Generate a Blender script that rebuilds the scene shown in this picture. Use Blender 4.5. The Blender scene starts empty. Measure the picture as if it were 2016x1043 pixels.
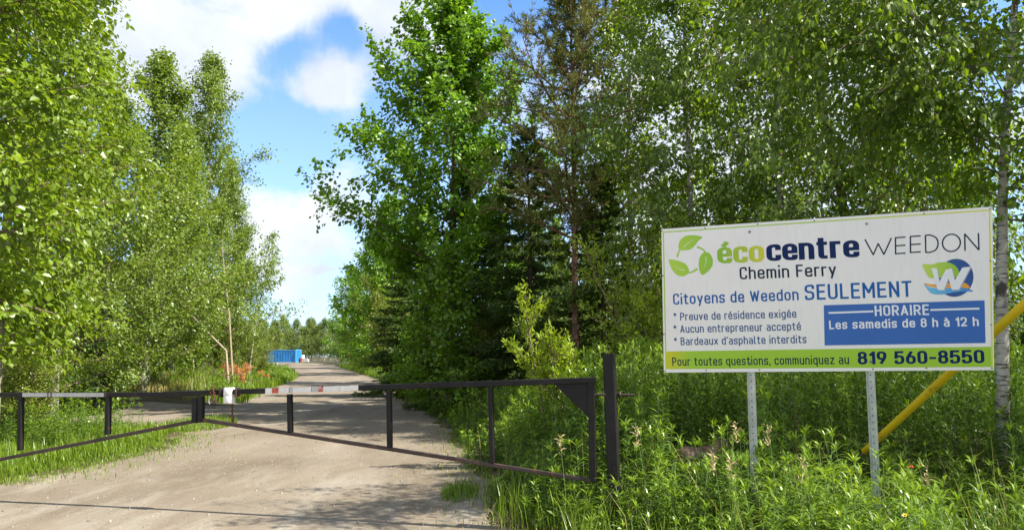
import bpy, math, random
import numpy as np
from mathutils import Vector, Matrix

# ------------------------------------------------------------------ camera, sky, sun, exposure
scene = bpy.context.scene
COL = scene.collection
F, CX, CY, HORIZON, EYE = 1500.0, 1008.0, 521.5, 697.0, 1.6
PITCH = math.atan((HORIZON - CY) / F)
ROLL = math.radians(-0.6)
cam_d = bpy.data.cameras.new('camera')
cam_d.sensor_width = 36.0
cam_d.lens = F / 2016 * 36.0
cam_d.clip_start, cam_d.clip_end = 0.1, 3000
cam = bpy.data.objects.new('camera', cam_d)
COL.objects.link(cam)
cam.matrix_world = (Matrix.Translation((0, 0, EYE)) @ Matrix.Rotation(math.pi / 2 + PITCH, 4, 'X')
                    @ Matrix.Rotation(ROLL, 4, 'Z'))
scene.camera = cam

SUN_EL = math.radians(48)
SUN_H = Vector((0.945, -0.327)).normalized()
SUN_DIR = Vector((SUN_H.x * math.cos(SUN_EL), SUN_H.y * math.cos(SUN_EL), math.sin(SUN_EL)))
sun_d = bpy.data.lights.new('sun', 'SUN')
sun_d.energy, sun_d.angle, sun_d.color = 5.0, math.radians(0.55), (1.0, 0.94, 0.83)
sun = bpy.data.objects.new('sun', sun_d)
COL.objects.link(sun)
sun.rotation_euler = SUN_DIR.to_track_quat('Z', 'Y').to_euler()
sun.location = (12, -8, 20)

scene.view_settings.view_transform = 'Standard'
scene.view_settings.look = 'None'
scene.view_settings.gamma = 1.0
scene.view_settings.exposure = 1.14
scene.cycles.max_bounces = 7
scene.cycles.diffuse_bounces = 4
scene.cycles.transmission_bounces = 4
scene.cycles.use_denoising = True


def ray(px, py):
    v = Vector(((px - CX) / F, -(py - CY) / F, -1.0))
    return cam.matrix_world.to_3x3() @ v


def P(px, py, d):                                   # the point seen at a pixel of the photograph, d metres ahead
    r = ray(px, py)
    return Vector((0, 0, EYE)) + r * (d / r.y)


def G(px, py, z=0.0):                               # the ground point seen at a pixel
    r = ray(px, py)
    return Vector((0, 0, EYE)) + r * ((z - EYE) / r.z)


def on_plane(px, py, o, n):
    r = ray(px, py)
    c = Vector((0, 0, EYE))
    return c + r * ((o - c).dot(n) / r.dot(n))


class NT:
    def __init__(self, tree):
        self.t = tree
        tree.nodes.clear()

    def n(self, typ, ins=None, **props):
        x = self.t.nodes.new(typ)
        for k, v in props.items():
            setattr(x, k, v)
        for k, v in (ins or {}).items():
            s = x.inputs[k]
            if hasattr(v, 'is_output') or isinstance(v, bpy.types.NodeSocket):
                self.t.links.new(v, s)
            else:
                s.default_value = v
        return x

    def math(self, op, a, b=0.0, clamp=False):
        return self.n('ShaderNodeMath', {0: a, 1: b}, operation=op, use_clamp=clamp).outputs[0]

    def ramp(self, fac, stops):
        x = self.n('ShaderNodeValToRGB', {0: fac})
        e = x.color_ramp.elements
        while len(e) < len(stops):
            e.new(0.5)
        for el, (p, c) in zip(e, stops):
            el.position = p
            el.color = tuple(c) + ((1,) if len(c) == 3 else ())
        return x.outputs[0]

    def mix(self, fac, a, b):
        x = self.n('ShaderNodeMix', {0: fac}, data_type='RGBA')
        for i, v in ((6, a), (7, b)):
            if isinstance(v, bpy.types.NodeSocket):
                self.t.links.new(v, x.inputs[i])
            else:
                x.inputs[i].default_value = tuple(v) + ((1,) if len(v) == 3 else ())
        return x.outputs[2]

    def noise(self, vec, scale, detail=4, rough=0.55, dist=0.0):
        return self.n('ShaderNodeTexNoise', {'Vector': vec, 'Scale': scale, 'Detail': detail, 'Roughness': rough, 'Distortion': dist}).outputs['Fac']


world = bpy.data.worlds.new('World')
scene.world = world
world.use_nodes = True
w = NT(world.node_tree)
sky = w.n('ShaderNodeTexSky', sky_type='NISHITA', sun_disc=False, sun_elevation=SUN_EL,
          sun_rotation=math.atan2(SUN_H.x, SUN_H.y), air_density=1.0, dust_density=0.6, ozone_density=1.6)
tc = w.n('ShaderNodeTexCoord').outputs['Generated']
sep = w.n('ShaderNodeSeparateXYZ', {0: tc})
zz = w.math('MAXIMUM', w.math('ADD', sep.outputs[2], 0.12), 0.06)
flat = w.n('ShaderNodeCombineXYZ', {0: w.math('DIVIDE', sep.outputs[0], zz), 1: w.math('DIVIDE', sep.outputs[1], zz), 2: 0.0}).outputs[0]
n1 = w.noise(flat, 2.1, 8, 0.56, 0.25)
n2 = w.noise(tc, 8.0, 9, 0.62, 0.45)
acc = w.math('ADD', w.math('MULTIPLY', w.math('SUBTRACT', n1, 0.5), 1.0), w.math('MULTIPLY', w.math('SUBTRACT', n2, 0.5), 1.3))
for (px, py, rad, amt) in ((330, 20, 260, .52), (560, -10, 140, .44), (470, 150, 75, .22), (655, 178, 85, .58), (590, 165, 65, .30), (800, 10, 120, .50), (720, 0, 70, .35), (300, 130, 110, .3), (900, 60, 90, .3),
                           (545, 440, 130, .48), (640, 410, 110, .40), (590, 540, 110, .34), (1350, 300, 420, .5), (1750, 150, 300, .5), (560, 265, 120, -.5), (600, 100, 62, -.5), (540, 112, 45, -.34),
                           (680, 68, 55, -.42), (955, 0, 80, -.3), (600, 340, 150, -.12)):
    d = ray(px, py).normalized()
    dist = w.n('ShaderNodeVectorMath', {0: tc, 1: tuple(d)}, operation='DISTANCE').outputs['Value']
    m = w.n('ShaderNodeMapRange', {'Value': dist, 'From Min': 0.0, 'From Max': rad / F * 1.25, 'To Min': amt, 'To Max': 0.0}, interpolation_type='SMOOTHSTEP').outputs[0]
    acc = w.math('ADD', acc, m)
acc = w.math('ADD', acc, w.n('ShaderNodeMapRange', {'Value': sep.outputs[1], 'From Min': .55, 'From Max': .1, 'To Min': 0.0, 'To Max': .42}).outputs[0])  # extra unseen cloud away from the view, added to neutralise the bluish fill
cover = w.n('ShaderNodeMapRange', {'Value': acc, 'From Min': 0.0, 'From Max': 0.50}, interpolation_type='SMOOTHSTEP').outputs[0]
shade = w.ramp(w.noise(tc, 5.0, 5, 0.6), [(0.34, (4.2, 4.55, 5.35)), (0.52, (5.3, 5.55, 6.1)), (0.66, (6.1, 6.2, 6.5))])
low = w.n('ShaderNodeMapRange', {'Value': sep.outputs[2], 'From Min': 0.0, 'From Max': 0.45, 'To Min': 0.48, 'To Max': 0.0}).outputs[0]
skyc = w.mix(low, sky.outputs[0], (6.6, 5.2, 4.9))
skyc = w.n('ShaderNodeVectorMath', {0: skyc, 1: (0.84, 1.22, 1.62)}, operation='MULTIPLY').outputs[0]
allc = w.mix(w.math('MULTIPLY', cover, 0.96), skyc, shade)
bg = w.n('ShaderNodeBackground', {0: allc, 1: 0.086})
w.n('ShaderNodeOutputWorld', {0: bg.outputs[0]})

# ------------------------------------------------------------------ materials
MATS = {}


def nmat(name):
    m = bpy.data.materials.new(name)
    m.use_nodes = True
    MATS[name] = m
    return NT(m.node_tree), m


def plain(name, col, rough=0.6, metal=0.0, var=0.15, scale=6.0, spec=0.5, bump=0.0, rust=None):
    t, m = nmat(name)
    co = t.n('ShaderNodeTexCoord').outputs['Object']
    nz = t.noise(co, scale, 6)
    dk = tuple(c * (1 - var) for c in col)
    lt = tuple(min(1, c * (1 + var)) for c in col)
    c = t.ramp(nz, [(0.3, dk), (0.7, lt)])
    if rust:
        r = t.n('ShaderNodeMapRange', {'Value': t.noise(co, rust[1], 7, 0.65), 'From Min': rust[2], 'From Max': rust[2] + 0.07}).outputs[0]
        c = t.mix(r, c, rust[0])
    b = t.n('ShaderNodeBsdfPrincipled', {'Base Color': c, 'Roughness': rough, 'Metallic': metal, 'Specular IOR Level': spec})
    if bump:
        bp = t.n('ShaderNodeBump', {'Height': t.noise(co, scale * 5, 6, 0.7), 'Strength': bump, 'Distance': 0.01})
        t.t.links.new(bp.outputs[0], b.inputs['Normal'])
    t.n('ShaderNodeOutputMaterial', {0: b.outputs[0]})
    return m


def leafmat(name, c1, c2, c3=None, trans=0.38, gloss=0.05, tint=(1.25, 1.15, 0.55), grough=0.38, c4=None):
    """Diffuse + translucent + a little waxy gloss; every leaf has its own colour."""
    t, m = nmat(name)
    rnd = t.n('ShaderNodeNewGeometry').outputs['Random Per Island']
    co = t.n('ShaderNodeTexCoord').outputs['Object']
    nz = t.noise(co, 0.9, 3)
    f = t.math('ADD', t.math('MULTIPLY', rnd, 0.7), t.math('MULTIPLY', t.math('SUBTRACT', nz, 0.5), 0.9), True)
    stops = [(0.08, c1), (0.6, c2), (0.95, c3 or c2)]
    if c4:
        stops.append((0.985, c4))
    c = t.ramp(f, stops)
    tr = t.n('ShaderNodeVectorMath', {0: c, 1: tint}, operation='MULTIPLY').outputs[0]
    d = t.n('ShaderNodeBsdfDiffuse', {0: c})
    x = t.n('ShaderNodeBsdfTranslucent', {0: tr})
    mx = t.n('ShaderNodeMixShader', {0: trans, 1: d.outputs[0], 2: x.outputs[0]})
    g = t.n('ShaderNodeBsdfGlossy', {0: (1, 1, 1, 1), 'Roughness': grough})
    mg = t.n('ShaderNodeMixShader', {0: gloss, 1: mx.outputs[0], 2: g.outputs[0]})
    t.n('ShaderNodeOutputMaterial', {0: mg.outputs[0]})
    return m


M_POPLAR = leafmat('poplar leaf', (0.105, 0.224, 0.011), (0.187, 0.359, 0.018), (0.299, 0.478, 0.036), gloss=.03, trans=0.50)
M_NEARLEAF = leafmat('near leaf', (0.144, 0.237, 0.013), (0.225, 0.331, 0.020), (0.338, 0.450, 0.044), gloss=.03, trans=0.50)
M_ASPEN = leafmat('aspen leaf', (0.140, 0.220, 0.027), (0.213, 0.305, 0.037), (0.305, 0.390, 0.073), gloss=.03, trans=0.46)
M_BIRCH = leafmat('birch leaf', (0.094, 0.163, 0.010), (0.156, 0.256, 0.016), (0.288, 0.375, 0.031), gloss=.035, trans=0.55, tint=(1.6, 1.45, .45))
M_ALDER = leafmat('bush leaf', (0.149, 0.201, 0.021), (0.230, 0.293, 0.032), (0.322, 0.380, 0.069), gloss=.025, trans=0.45)
M_WILLOW = leafmat('willow leaf', (.24, .34, .02), (.37, .49, .03), (.50, .58, .06), gloss=.03, trans=.44)
M_SAPLING = leafmat('sapling leaf', (0.103, 0.207, 0.014), (0.172, 0.322, 0.018), (0.253, 0.414, 0.034), gloss=.03, trans=0.48)
M_SPRUCE = leafmat('spruce needle', (0.057, 0.105, 0.027), (0.097, 0.162, 0.038), (0.149, 0.223, 0.054), trans=0.28, gloss=.02)
M_PINE = leafmat('pine needle', (0.106, 0.131, 0.033), (0.175, 0.200, 0.053), (0.338, 0.225, 0.094), trans=0.30, gloss=.02)
M_DEADLEAF = leafmat('dead orange leaf', (.52, .22, .07), (.70, .35, .13), (.76, .47, .21), trans=.4, gloss=.02)
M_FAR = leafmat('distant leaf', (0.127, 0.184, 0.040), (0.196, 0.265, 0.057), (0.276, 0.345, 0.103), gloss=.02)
M_WEED = leafmat('weed leaf', (.085, .16, .010), (.145, .255, .017), (.26, .37, .035), trans=.40, gloss=.045, grough=.42)
M_WEEDTIP_LIT = leafmat('young sunlit weed tip', (.15, .26, .018), (.235, .36, .026), (.35, .45, .05), trans=.42, gloss=.04)  # yellower young growth, brightened further to stand in for sun on the tops
M_GRASS = leafmat('grass blade', (.12, .21, .014), (.185, .285, .022), (.30, .34, .05), trans=.38, gloss=.03, c4=(.42, .36, .19))
M_DRYGRASS = leafmat('dry grass blade', (.26, .24, .09), (.36, .32, .13), (.22, .28, .05), trans=.3, gloss=.02)
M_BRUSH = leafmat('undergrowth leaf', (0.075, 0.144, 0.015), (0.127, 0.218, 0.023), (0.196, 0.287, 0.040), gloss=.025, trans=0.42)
M_STRAW = plain('seed straw', (.55, .44, .22), .8)
M_BARK = plain('grey brown bark', (.10, .075, .055), .9, var=.45, scale=14, bump=.6)
M_ASPENBARK = plain('pale green bark', (.26, .25, .19), .85, var=.3, scale=10, bump=.3, rust=((.05, .045, .04), 7, .62))
M_PINEBARK = plain('reddish bark', (.15, .08, .052), .9, var=.45, scale=12, bump=.6)
M_DEADWOOD = plain('bleached dead wood', (.32, .26, .185), .85, var=.25, scale=12, bump=.3)
M_TWIG = plain('dry twig', (.16, .115, .08), .9, var=.4, scale=9)


def birchbark():
    t, m = nmat('white birch bark')
    co = t.n('ShaderNodeTexCoord').outputs['Object']
    st = t.n('ShaderNodeMapping', {0: co, 'Scale': (5.0, 5.0, 34.0)}).outputs[0]
    lines = t.n('ShaderNodeMapRange', {'Value': t.noise(st, 1.0, 4, .6), 'From Min': .54, 'From Max': .60}).outputs[0]
    blot = t.n('ShaderNodeMapRange', {'Value': t.noise(co, 3.2, 6, .65), 'From Min': .55, 'From Max': .62}).outputs[0]
    base = t.ramp(t.noise(co, 6, 5), [(.3, (.36, .33, .28)), (.7, (.52, .49, .44))])
    c = t.mix(lines, base, (.09, .075, .06))
    c = t.mix(blot, c, (.06, .05, .045))
    b = t.n('ShaderNodeBsdfPrincipled', {'Base Color': c, 'Roughness': .75})
    t.n('ShaderNodeOutputMaterial', {0: b.outputs[0]})
    return m


M_BIRCHBARK = birchbark()

# ------------------------------------------------------------------ mesh building


class MB:
    """Collects numpy vertices and faces and links them as ONE mesh object."""

    def __init__(self):
        self.V, self.F, self.n = [], [], 0

    def add(self, v, f, mat=0):
        v = np.asarray(v, float).reshape(-1, 3)
        f = np.asarray(f, int)
        self.V.append(v)
        self.F.append((f + self.n, mat))
        self.n += len(v)
        return self

    def mesh(self, name, mats, smooth=False):
        V = np.concatenate(self.V)
        loops, tot, mi = [], [], []
        for f, mt in self.F:
            loops.append(f.ravel())
            tot.append(np.full(len(f), f.shape[1]))
            mi.append(np.full(len(f), mt))
        loops, tot, mi = np.concatenate(loops), np.concatenate(tot), np.concatenate(mi)
        me = bpy.data.meshes.new(name)
        me.vertices.add(len(V))
        me.vertices.foreach_set('co', V.astype(np.float32).ravel())
        me.loops.add(len(loops))
        me.loops.foreach_set('vertex_index', loops.astype(np.int32))
        me.polygons.add(len(tot))
        me.polygons.foreach_set('loop_start', np.concatenate([[0], np.cumsum(tot)[:-1]]).astype(np.int32))
        me.polygons.foreach_set('material_index', mi.astype(np.int32))
        me.polygons.foreach_set('use_smooth', np.full(len(tot), smooth))
        for m in (mats if isinstance(mats, (list, tuple)) else [mats]):
            me.materials.append(m)
        me.update(calc_edges=True)
        return me

    def build(self, name, mats, parent=None, smooth=False):
        return link(name, self.mesh(name, mats, smooth), parent)

    # ---- shapes in world coordinates
    def box(self, c, sx, sy, sz, ax=None, mat=0):
        ax = ax or ((1, 0, 0), (0, 1, 0), (0, 0, 1))
        c, X, Y, Z = (np.array(q, float) for q in (c, *ax))
        v = [c + X * sx / 2 * i + Y * sy / 2 * j + Z * sz / 2 * k for k in (-1, 1) for j in (-1, 1) for i in (-1, 1)]
        return self.add(v, [(0, 2, 3, 1), (4, 5, 7, 6), (0, 1, 5, 4), (2, 6, 7, 3), (0, 4, 6, 2), (1, 3, 7, 5)], mat)

    def bar(self, p, q, wd, ht, nrm, mat=0, bevel=0.0):
        """Square tube from p to q: wd along nrm, ht across it, with chamfered long edges."""
        p, q, nrm = (np.array(a, float) for a in (p, q, nrm))
        t = (q - p) / np.linalg.norm(q - p)
        nrm = nrm - t * nrm.dot(t)
        nrm /= np.linalg.norm(nrm)
        u = np.cross(t, nrm)
        b = bevel or min(wd, ht) * .12
        pr = [(-wd / 2 + b, -ht / 2), (wd / 2 - b, -ht / 2), (wd / 2, -ht / 2 + b), (wd / 2, ht / 2 - b), (wd / 2 - b, ht / 2), (-wd / 2 + b, ht / 2), (-wd / 2, ht / 2 - b), (-wd / 2, -ht / 2 + b)]
        v = [e + nrm * a + u * c for e in (p, q) for a, c in pr]
        self.add(v, [(i, (i + 1) % 8, 8 + (i + 1) % 8, 8 + i) for i in range(8)], mat)
        self.add(v, [tuple(range(7, -1, -1)), tuple(range(8, 16))], mat)
        return self

    def tube(self, pts, rad, sides=8, mat=0, caps=True):
        pts = np.asarray(pts, float)[None]
        rad = np.broadcast_to(np.asarray(rad, float), pts.shape[1])[None]
        v, f = tubes(pts, rad, sides)
        self.add(v, f, mat)
        if caps:
            k = pts.shape[1]
            self.add(v[:sides], [tuple(range(sides - 1, -1, -1))], mat)
            self.add(v[(k - 1) * sides:], [tuple(range(sides))], mat)
        return self

    def lathe(self, c, prof, sides=20, axis=(0, 0, 1), mat=0):
        ax = np.array(axis, float)
        ax /= np.linalg.norm(ax)
        ref = np.array((1, 0, 0)) if abs(ax[0]) < .9 else np.array((0, 1, 0))
        u = np.cross(ax, ref)
        u /= np.linalg.norm(u)
        v2 = np.cross(ax, u)
        a = np.linspace(0, 2 * np.pi, sides, endpoint=False)
        V = [np.array(c) + ax * h + r * (u * math.cos(t) + v2 * math.sin(t)) for r, h in prof for t in a]
        k = len(prof)
        Fq = [(i * sides + j, i * sides + (j + 1) % sides, (i + 1) * sides + (j + 1) % sides, (i + 1) * sides + j) for i in range(k - 1) for j in range(sides)]
        return self.add(V, Fq, mat)

    def prism(self, poly, d, mat=0):
        """A flat polygon of world points given the thickness vector d."""
        a = np.array([tuple(p) for p in poly], float)
        d = np.array(tuple(d), float)
        n = len(a)
        self.add(np.concatenate([a, a + d]), [(i, (i + 1) % n, n + (i + 1) % n, n + i) for i in range(n)], mat)
        self.add(a, [tuple(range(n - 1, -1, -1))], mat)
        return self.add(a + d, [tuple(range(n))], mat)


def tubes(pts, rad, sides):
    """A batch of tubes: pts (B,k,3), rad (B,k)."""
    B, k, _ = pts.shape
    tan = np.empty_like(pts)
    tan[:, 1:-1] = pts[:, 2:] - pts[:, :-2]
    tan[:, 0] = pts[:, 1] - pts[:, 0]
    tan[:, -1] = pts[:, -1] - pts[:, -2]
    tan /= np.linalg.norm(tan, axis=2, keepdims=True) + 1e-9
    main = pts[:, -1] - pts[:, 0]
    vert = np.abs(main[:, 2]) > .85 * np.linalg.norm(main, axis=1)
    ref = np.where(vert[:, None], np.array([[1., 0, 0]]), np.array([[0, 0, 1.]]))[:, None]
    u = np.cross(tan, ref)
    u /= np.linalg.norm(u, axis=2, keepdims=True) + 1e-9
    v = np.cross(tan, u)
    a = np.linspace(0, 2 * np.pi, sides, endpoint=False)
    V = pts[:, :, None] + rad[:, :, None, None] * (u[:, :, None] * np.cos(a)[:, None] + v[:, :, None] * np.sin(a)[:, None])
    idx = np.arange(B * k * sides).reshape(B, k, sides)
    q = np.stack([idx[:, :-1], np.roll(idx[:, :-1], -1, 2), np.roll(idx[:, 1:], -1, 2), idx[:, 1:]], -1)
    return V.reshape(-1, 3), q.reshape(-1, 4)


def unit(a):
    return a / (np.linalg.norm(a, axis=-1, keepdims=True) + 1e-9)


LEAF6 = np.array([(0, 0, 0), (.3, .5, .09), (.68, .36, .05), (1, 0, -.1), (.68, -.36, .05), (.3, -.5, .09)])
LEAF6F = np.array([(0, 1, 2, 3), (0, 3, 4, 5)])
LEAF4 = np.array([(0, 0, 0), (.42, .5, .07), (1, 0, -.05), (.42, -.5, .07)])
LEAF4F = np.array([(0, 1, 2, 3)])
LANCE = np.array([(0, 0, 0), (.28, .5, .05), (.28, -.5, .05), (.62, .42, .0), (.62, -.42, .0), (1, 0, -.30)])
LANCEF3, LANCEF4 = np.array([(0, 1, 2), (4, 3, 5)]), np.array([(2, 1, 3, 4)])


def leaves(mb, pos, ax, nrm, L, W, kind=6, mat=0):
    ax = unit(ax)
    nrm = unit(nrm - ax * (ax * nrm).sum(1, keepdims=True))
    side = np.cross(nrm, ax)
    T = {6: LEAF6, 4: LEAF4, 3: LANCE}[kind]
    L, W = np.broadcast_to(L, len(pos))[:, None, None], np.broadcast_to(W, len(pos))[:, None, None]
    V = pos[:, None] + T[None, :, :1] * L * ax[:, None] + T[None, :, 1:2] * W * side[:, None] + T[None, :, 2:] * L * nrm[:, None]
    off = (np.arange(len(pos)) * len(T))[:, None, None]
    if kind == 3:
        mb.add(V, np.concatenate([(LANCEF3[None] + off).reshape(-1, 3)]), mat)
        mb.F.append(((LANCEF4[None] + off).reshape(-1, 4) + mb.n - len(pos) * len(T), mat))
    else:
        Fc = LEAF6F if kind == 6 else LEAF4F
        mb.add(V, (Fc[None] + off).reshape(-1, 4), mat)


def link(name, me, parent=None):
    o = bpy.data.objects.new(name, me)
    COL.objects.link(o)
    if parent:
        o.parent = parent
    return o


def tag(o, label=None, cat=None, group=None, kind=None):
    for k, v in (('label', label), ('category', cat), ('group', group), ('kind', kind)):
        if v:
            o[k] = v
    return o


def thing(name, label, cat, loc=(0, 0, 0), group=None):
    o = bpy.data.objects.new(name, None)
    o.empty_display_size = 0.2
    COL.objects.link(o)
    o.location = loc
    bpy.context.view_layer.update()
    return tag(o, label, cat, group)


def put(mb, name, mats, parent, smooth=False):
    """Build a part whose vertices are in world coordinates under a thing."""
    off = np.array(tuple(parent.location)) if parent else np.zeros(3)
    p = parent
    while p and p.parent:
        p = p.parent
        off = off + np.array(tuple(p.location))
    mb.V = [v - off for v in mb.V]
    return mb.build(name, mats, parent, smooth)


# ------------------------------------------------------------------ terrain
def smooth(a, b, x):
    t = np.clip((np.asarray(x, float) - a) / (b - a), 0, 1)
    return t * t * (3 - 2 * t)


right_px = [(1000, 1043), (965, 960), (930, 922), (893, 862), (845, 815), (790, 775), (752, 748), (700, 729), (640, 716)]
left_px = [(0, 955), (165, 918), (330, 880), (372, 845), (440, 806), (520, 768), (578, 745), (560, 724), (535, 715)]
RG = sorted([(G(*p).y, G(*p).x) for p in right_px] + [(-40, 6.5), (2, 2.2)])
LF = sorted([(G(*p).y, G(*p).x) for p in left_px] + [(-40, -60), (4, -26), (7.6, -14)])
RG, LF = [q for q in RG if q[0] < 120], [q for q in LF if q[0] < 120]
RG = [q for q in RG if q[0] < 62] + [(80, -16.9), (110, -25.5), (150, -38.6), (175, -46), (230, -60)]
LF += [(150, -60), (175, -70), (230, -80)]


def xr(y):
    return np.interp(y, *zip(*RG))


def xl(y):
    return np.interp(y, *zip(*LF))


def wave(x, y, s, ph=0.0):
    return np.sin(x * s + ph + 1.7 * np.sin(y * s * .7 + ph * 2)) * np.cos(y * s * 1.13 - ph + 1.3 * np.sin(x * s * .6))


def height(x, y):
    x, y = np.asarray(x, float), np.asarray(y, float)
    z = .42 * smooth(35, 150, y)
    off_r, off_l = smooth(.1, 2.5, x - xr(y)), smooth(.1, 3.0, xl(y) - x)
    rough = .05 * wave(x, y, .9, .4) + .03 * wave(x, y, 2.3, 1.4)
    z = z + (off_r + off_l) * rough + off_r * .05
    z = z + .75 * smooth(24, 29, y) * (1 - smooth(60, 80, y)) * smooth(.3, 3.5, xl(y) - x)
    z = z + .02 * wave(x, y, .45, 2.2)
    return z


def graded(a, b, step, lo, hi):
    v = list(np.arange(a, b, step))
    s, q = step, b
    while q < hi:
        v.append(q)
        s *= 1.17
        q += s
    s, q = step, a
    while q > lo:
        s *= 1.17
        q -= s
        v.insert(0, q)
    return np.array(v)


def sheet(name, xs, ys, mat, kind='structure', fn=height):
    X, Y = np.meshgrid(xs, ys)
    V = np.stack([X, Y, fn(X, Y)], -1).reshape(-1, 3)
    nx = len(xs)
    i = (np.arange(len(ys) - 1)[:, None] * nx + np.arange(nx - 1)[None]).ravel()
    o = MB().add(V, np.stack([i, i + 1, i + 1 + nx, i + nx], 1)).build(name, mat, None, True)
    o['kind'] = kind
    return o


def groundmat():
    t, m = nmat('forest soil')
    co = t.n('ShaderNodeTexCoord').outputs['Object']
    c = t.ramp(t.noise(co, .7, 8, .65), [(.3, (.05, .065, .02)), (.5, (.085, .075, .04)), (.72, (.15, .115, .07))])
    fine = t.noise(co, 23, 6, .7)
    c = t.mix(t.math('MULTIPLY', fine, .5), c, (.04, .035, .02))
    bp = t.n('ShaderNodeBump', {'Height': fine, 'Strength': .8, 'Distance': .04})
    b = t.n('ShaderNodeBsdfPrincipled', {'Base Color': c, 'Roughness': .95, 'Specular IOR Level': .15, 'Normal': bp.outputs[0]})
    t.n('ShaderNodeOutputMaterial', {0: b.outputs[0]})
    return m


def roadmat(name='packed dirt', grey=.5):
    t, m = nmat(name)
    co = t.n('ShaderNodeTexCoord').outputs['Object']
    mp = t.n('ShaderNodeMapping', {0: co, 'Rotation': (0, 0, .30), 'Scale': (1.0, .30, 1.0)}).outputs[0]
    big = t.noise(mp, .55, 7, .6, .6)
    c = t.ramp(big, [(.28, (.138, .108, .075)), (.44, (.198, .161, .116)), (.57, (.242, .201, .150)), (.74, (.30, .26, .202))])
    # pale gravel worn through near the road mouth
    sepy = t.n('ShaderNodeSeparateXYZ', {0: co})
    near = t.n('ShaderNodeMapRange', {'Value': sepy.outputs[1], 'From Min': 13.0, 'From Max': 7.5}).outputs[0]
    pat = t.n('ShaderNodeMapRange', {'Value': t.noise(mp, 1.5, 7, .68, .4), 'From Min': .47, 'From Max': .66}).outputs[0]
    c = t.mix(t.math('MULTIPLY', t.math('MULTIPLY', pat, t.math('ADD', near, .25, True)), .75), c, (.38, .345, .29))
    darkp = t.n('ShaderNodeMapRange', {'Value': t.noise(mp, .9, 6, .6, .3), 'From Min': .56, 'From Max': .75}).outputs[0]
    c = t.mix(t.math('MULTIPLY', darkp, .45), c, (.12, .088, .06))
    st = t.n('ShaderNodeTexVoronoi', {'Vector': co, 'Scale': 55.0}).outputs['Distance']
    stc = t.n('ShaderNodeTexVoronoi', {'Vector': co, 'Scale': 55.0}).outputs['Color']
    stm = t.n('ShaderNodeMapRange', {'Value': st, 'From Min': .32, 'From Max': .2}).outputs[0]
    c = t.mix(t.math('MULTIPLY', stm, .40), c, t.mix(.80, stc, (.30, .27, .23)))
    v2 = t.n('ShaderNodeTexVoronoi', {'Vector': co, 'Scale': 19.0})
    big_st = t.n('ShaderNodeMapRange', {'Value': v2.outputs['Distance'], 'From Min': .27, 'From Max': .2}).outputs[0]
    some = t.n('ShaderNodeMapRange', {'Value': t.noise(co, 1.1, 5, .7), 'From Min': .48, 'From Max': .62}).outputs[0]
    c = t.mix(t.math('MULTIPLY', t.math('MULTIPLY', big_st, some), .55), c, t.mix(.8, v2.outputs['Color'], (.33, .295, .245)))
    fine = t.noise(co, 40, 5, .75)
    c = t.mix(t.math('MULTIPLY', t.math('SUBTRACT', fine, .35, True), .9), c, (.17, .135, .10))
    h = t.math('ADD', t.math('MULTIPLY', fine, .5), t.math('ADD', t.math('MULTIPLY', stm, .5), t.math('MULTIPLY', t.noise(mp, 3, 5), 1.6)))
    bp = t.n('ShaderNodeBump', {'Height': h, 'Strength': .75, 'Distance': .03})
    b = t.n('ShaderNodeBsdfPrincipled', {'Base Color': c, 'Roughness': .95, 'Specular IOR Level': .15, 'Normal': bp.outputs[0]})
    t.n('ShaderNodeOutputMaterial', {0: b.outputs[0]})
    return m


M_ROAD = roadmat()
tag(sheet('ground', graded(-18, 9, .3, -900, 900), graded(3, 44, .3, -60, 1400), groundmat()), 'brown and green forest soil under the weeds and trees')


def ribbon(name, ys, lf, rt, mat, lift=.004, nx=26):
    V = []
    for y in ys:
        for i in range(nx):
            u = i / (nx - 1)
            x = lf(y) * (1 - u) + rt(y) * u
            V.append((x, y, float(height(x, y)) + lift))
    k = np.arange(len(ys) - 1)[:, None] * nx + np.arange(nx - 1)[None]
    k = k.ravel()
    o = MB().add(V, np.stack([k, k + 1, k + 1 + nx, k + nx], 1)).build(name, mat, None, True)
    return tag(o, kind='structure')


ys_road = np.concatenate([np.arange(-30, 2, 2.0), np.arange(2, 30, .15), np.arange(30, 80, .6), np.arange(80, 186, 2.5)])
ribbon('dirt_road', ys_road,
       lambda y: float(xl(y)) + .12 * math.sin(y * 2.3) + .10 * math.sin(y * 5.1 + 1),
       lambda y: float(xr(y)) + .10 * math.sin(y * 1.9 + 2) + .08 * math.sin(y * 4.7), M_ROAD, .006, 40)
A_, B_ = G(330, 822), G(330, 786)
ribbon('dirt_track', np.arange(18.5, 25.5, .3),
       lambda y: -19 - .4 * math.sin(y * 1.4),
       lambda y: float(xl(y)) + .5, M_ROAD, .012, 30)


# ------------------------------------------------------------------ trees: prototypes


def lerp(a, b, t):
    return a + (b - a) * t


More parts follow.
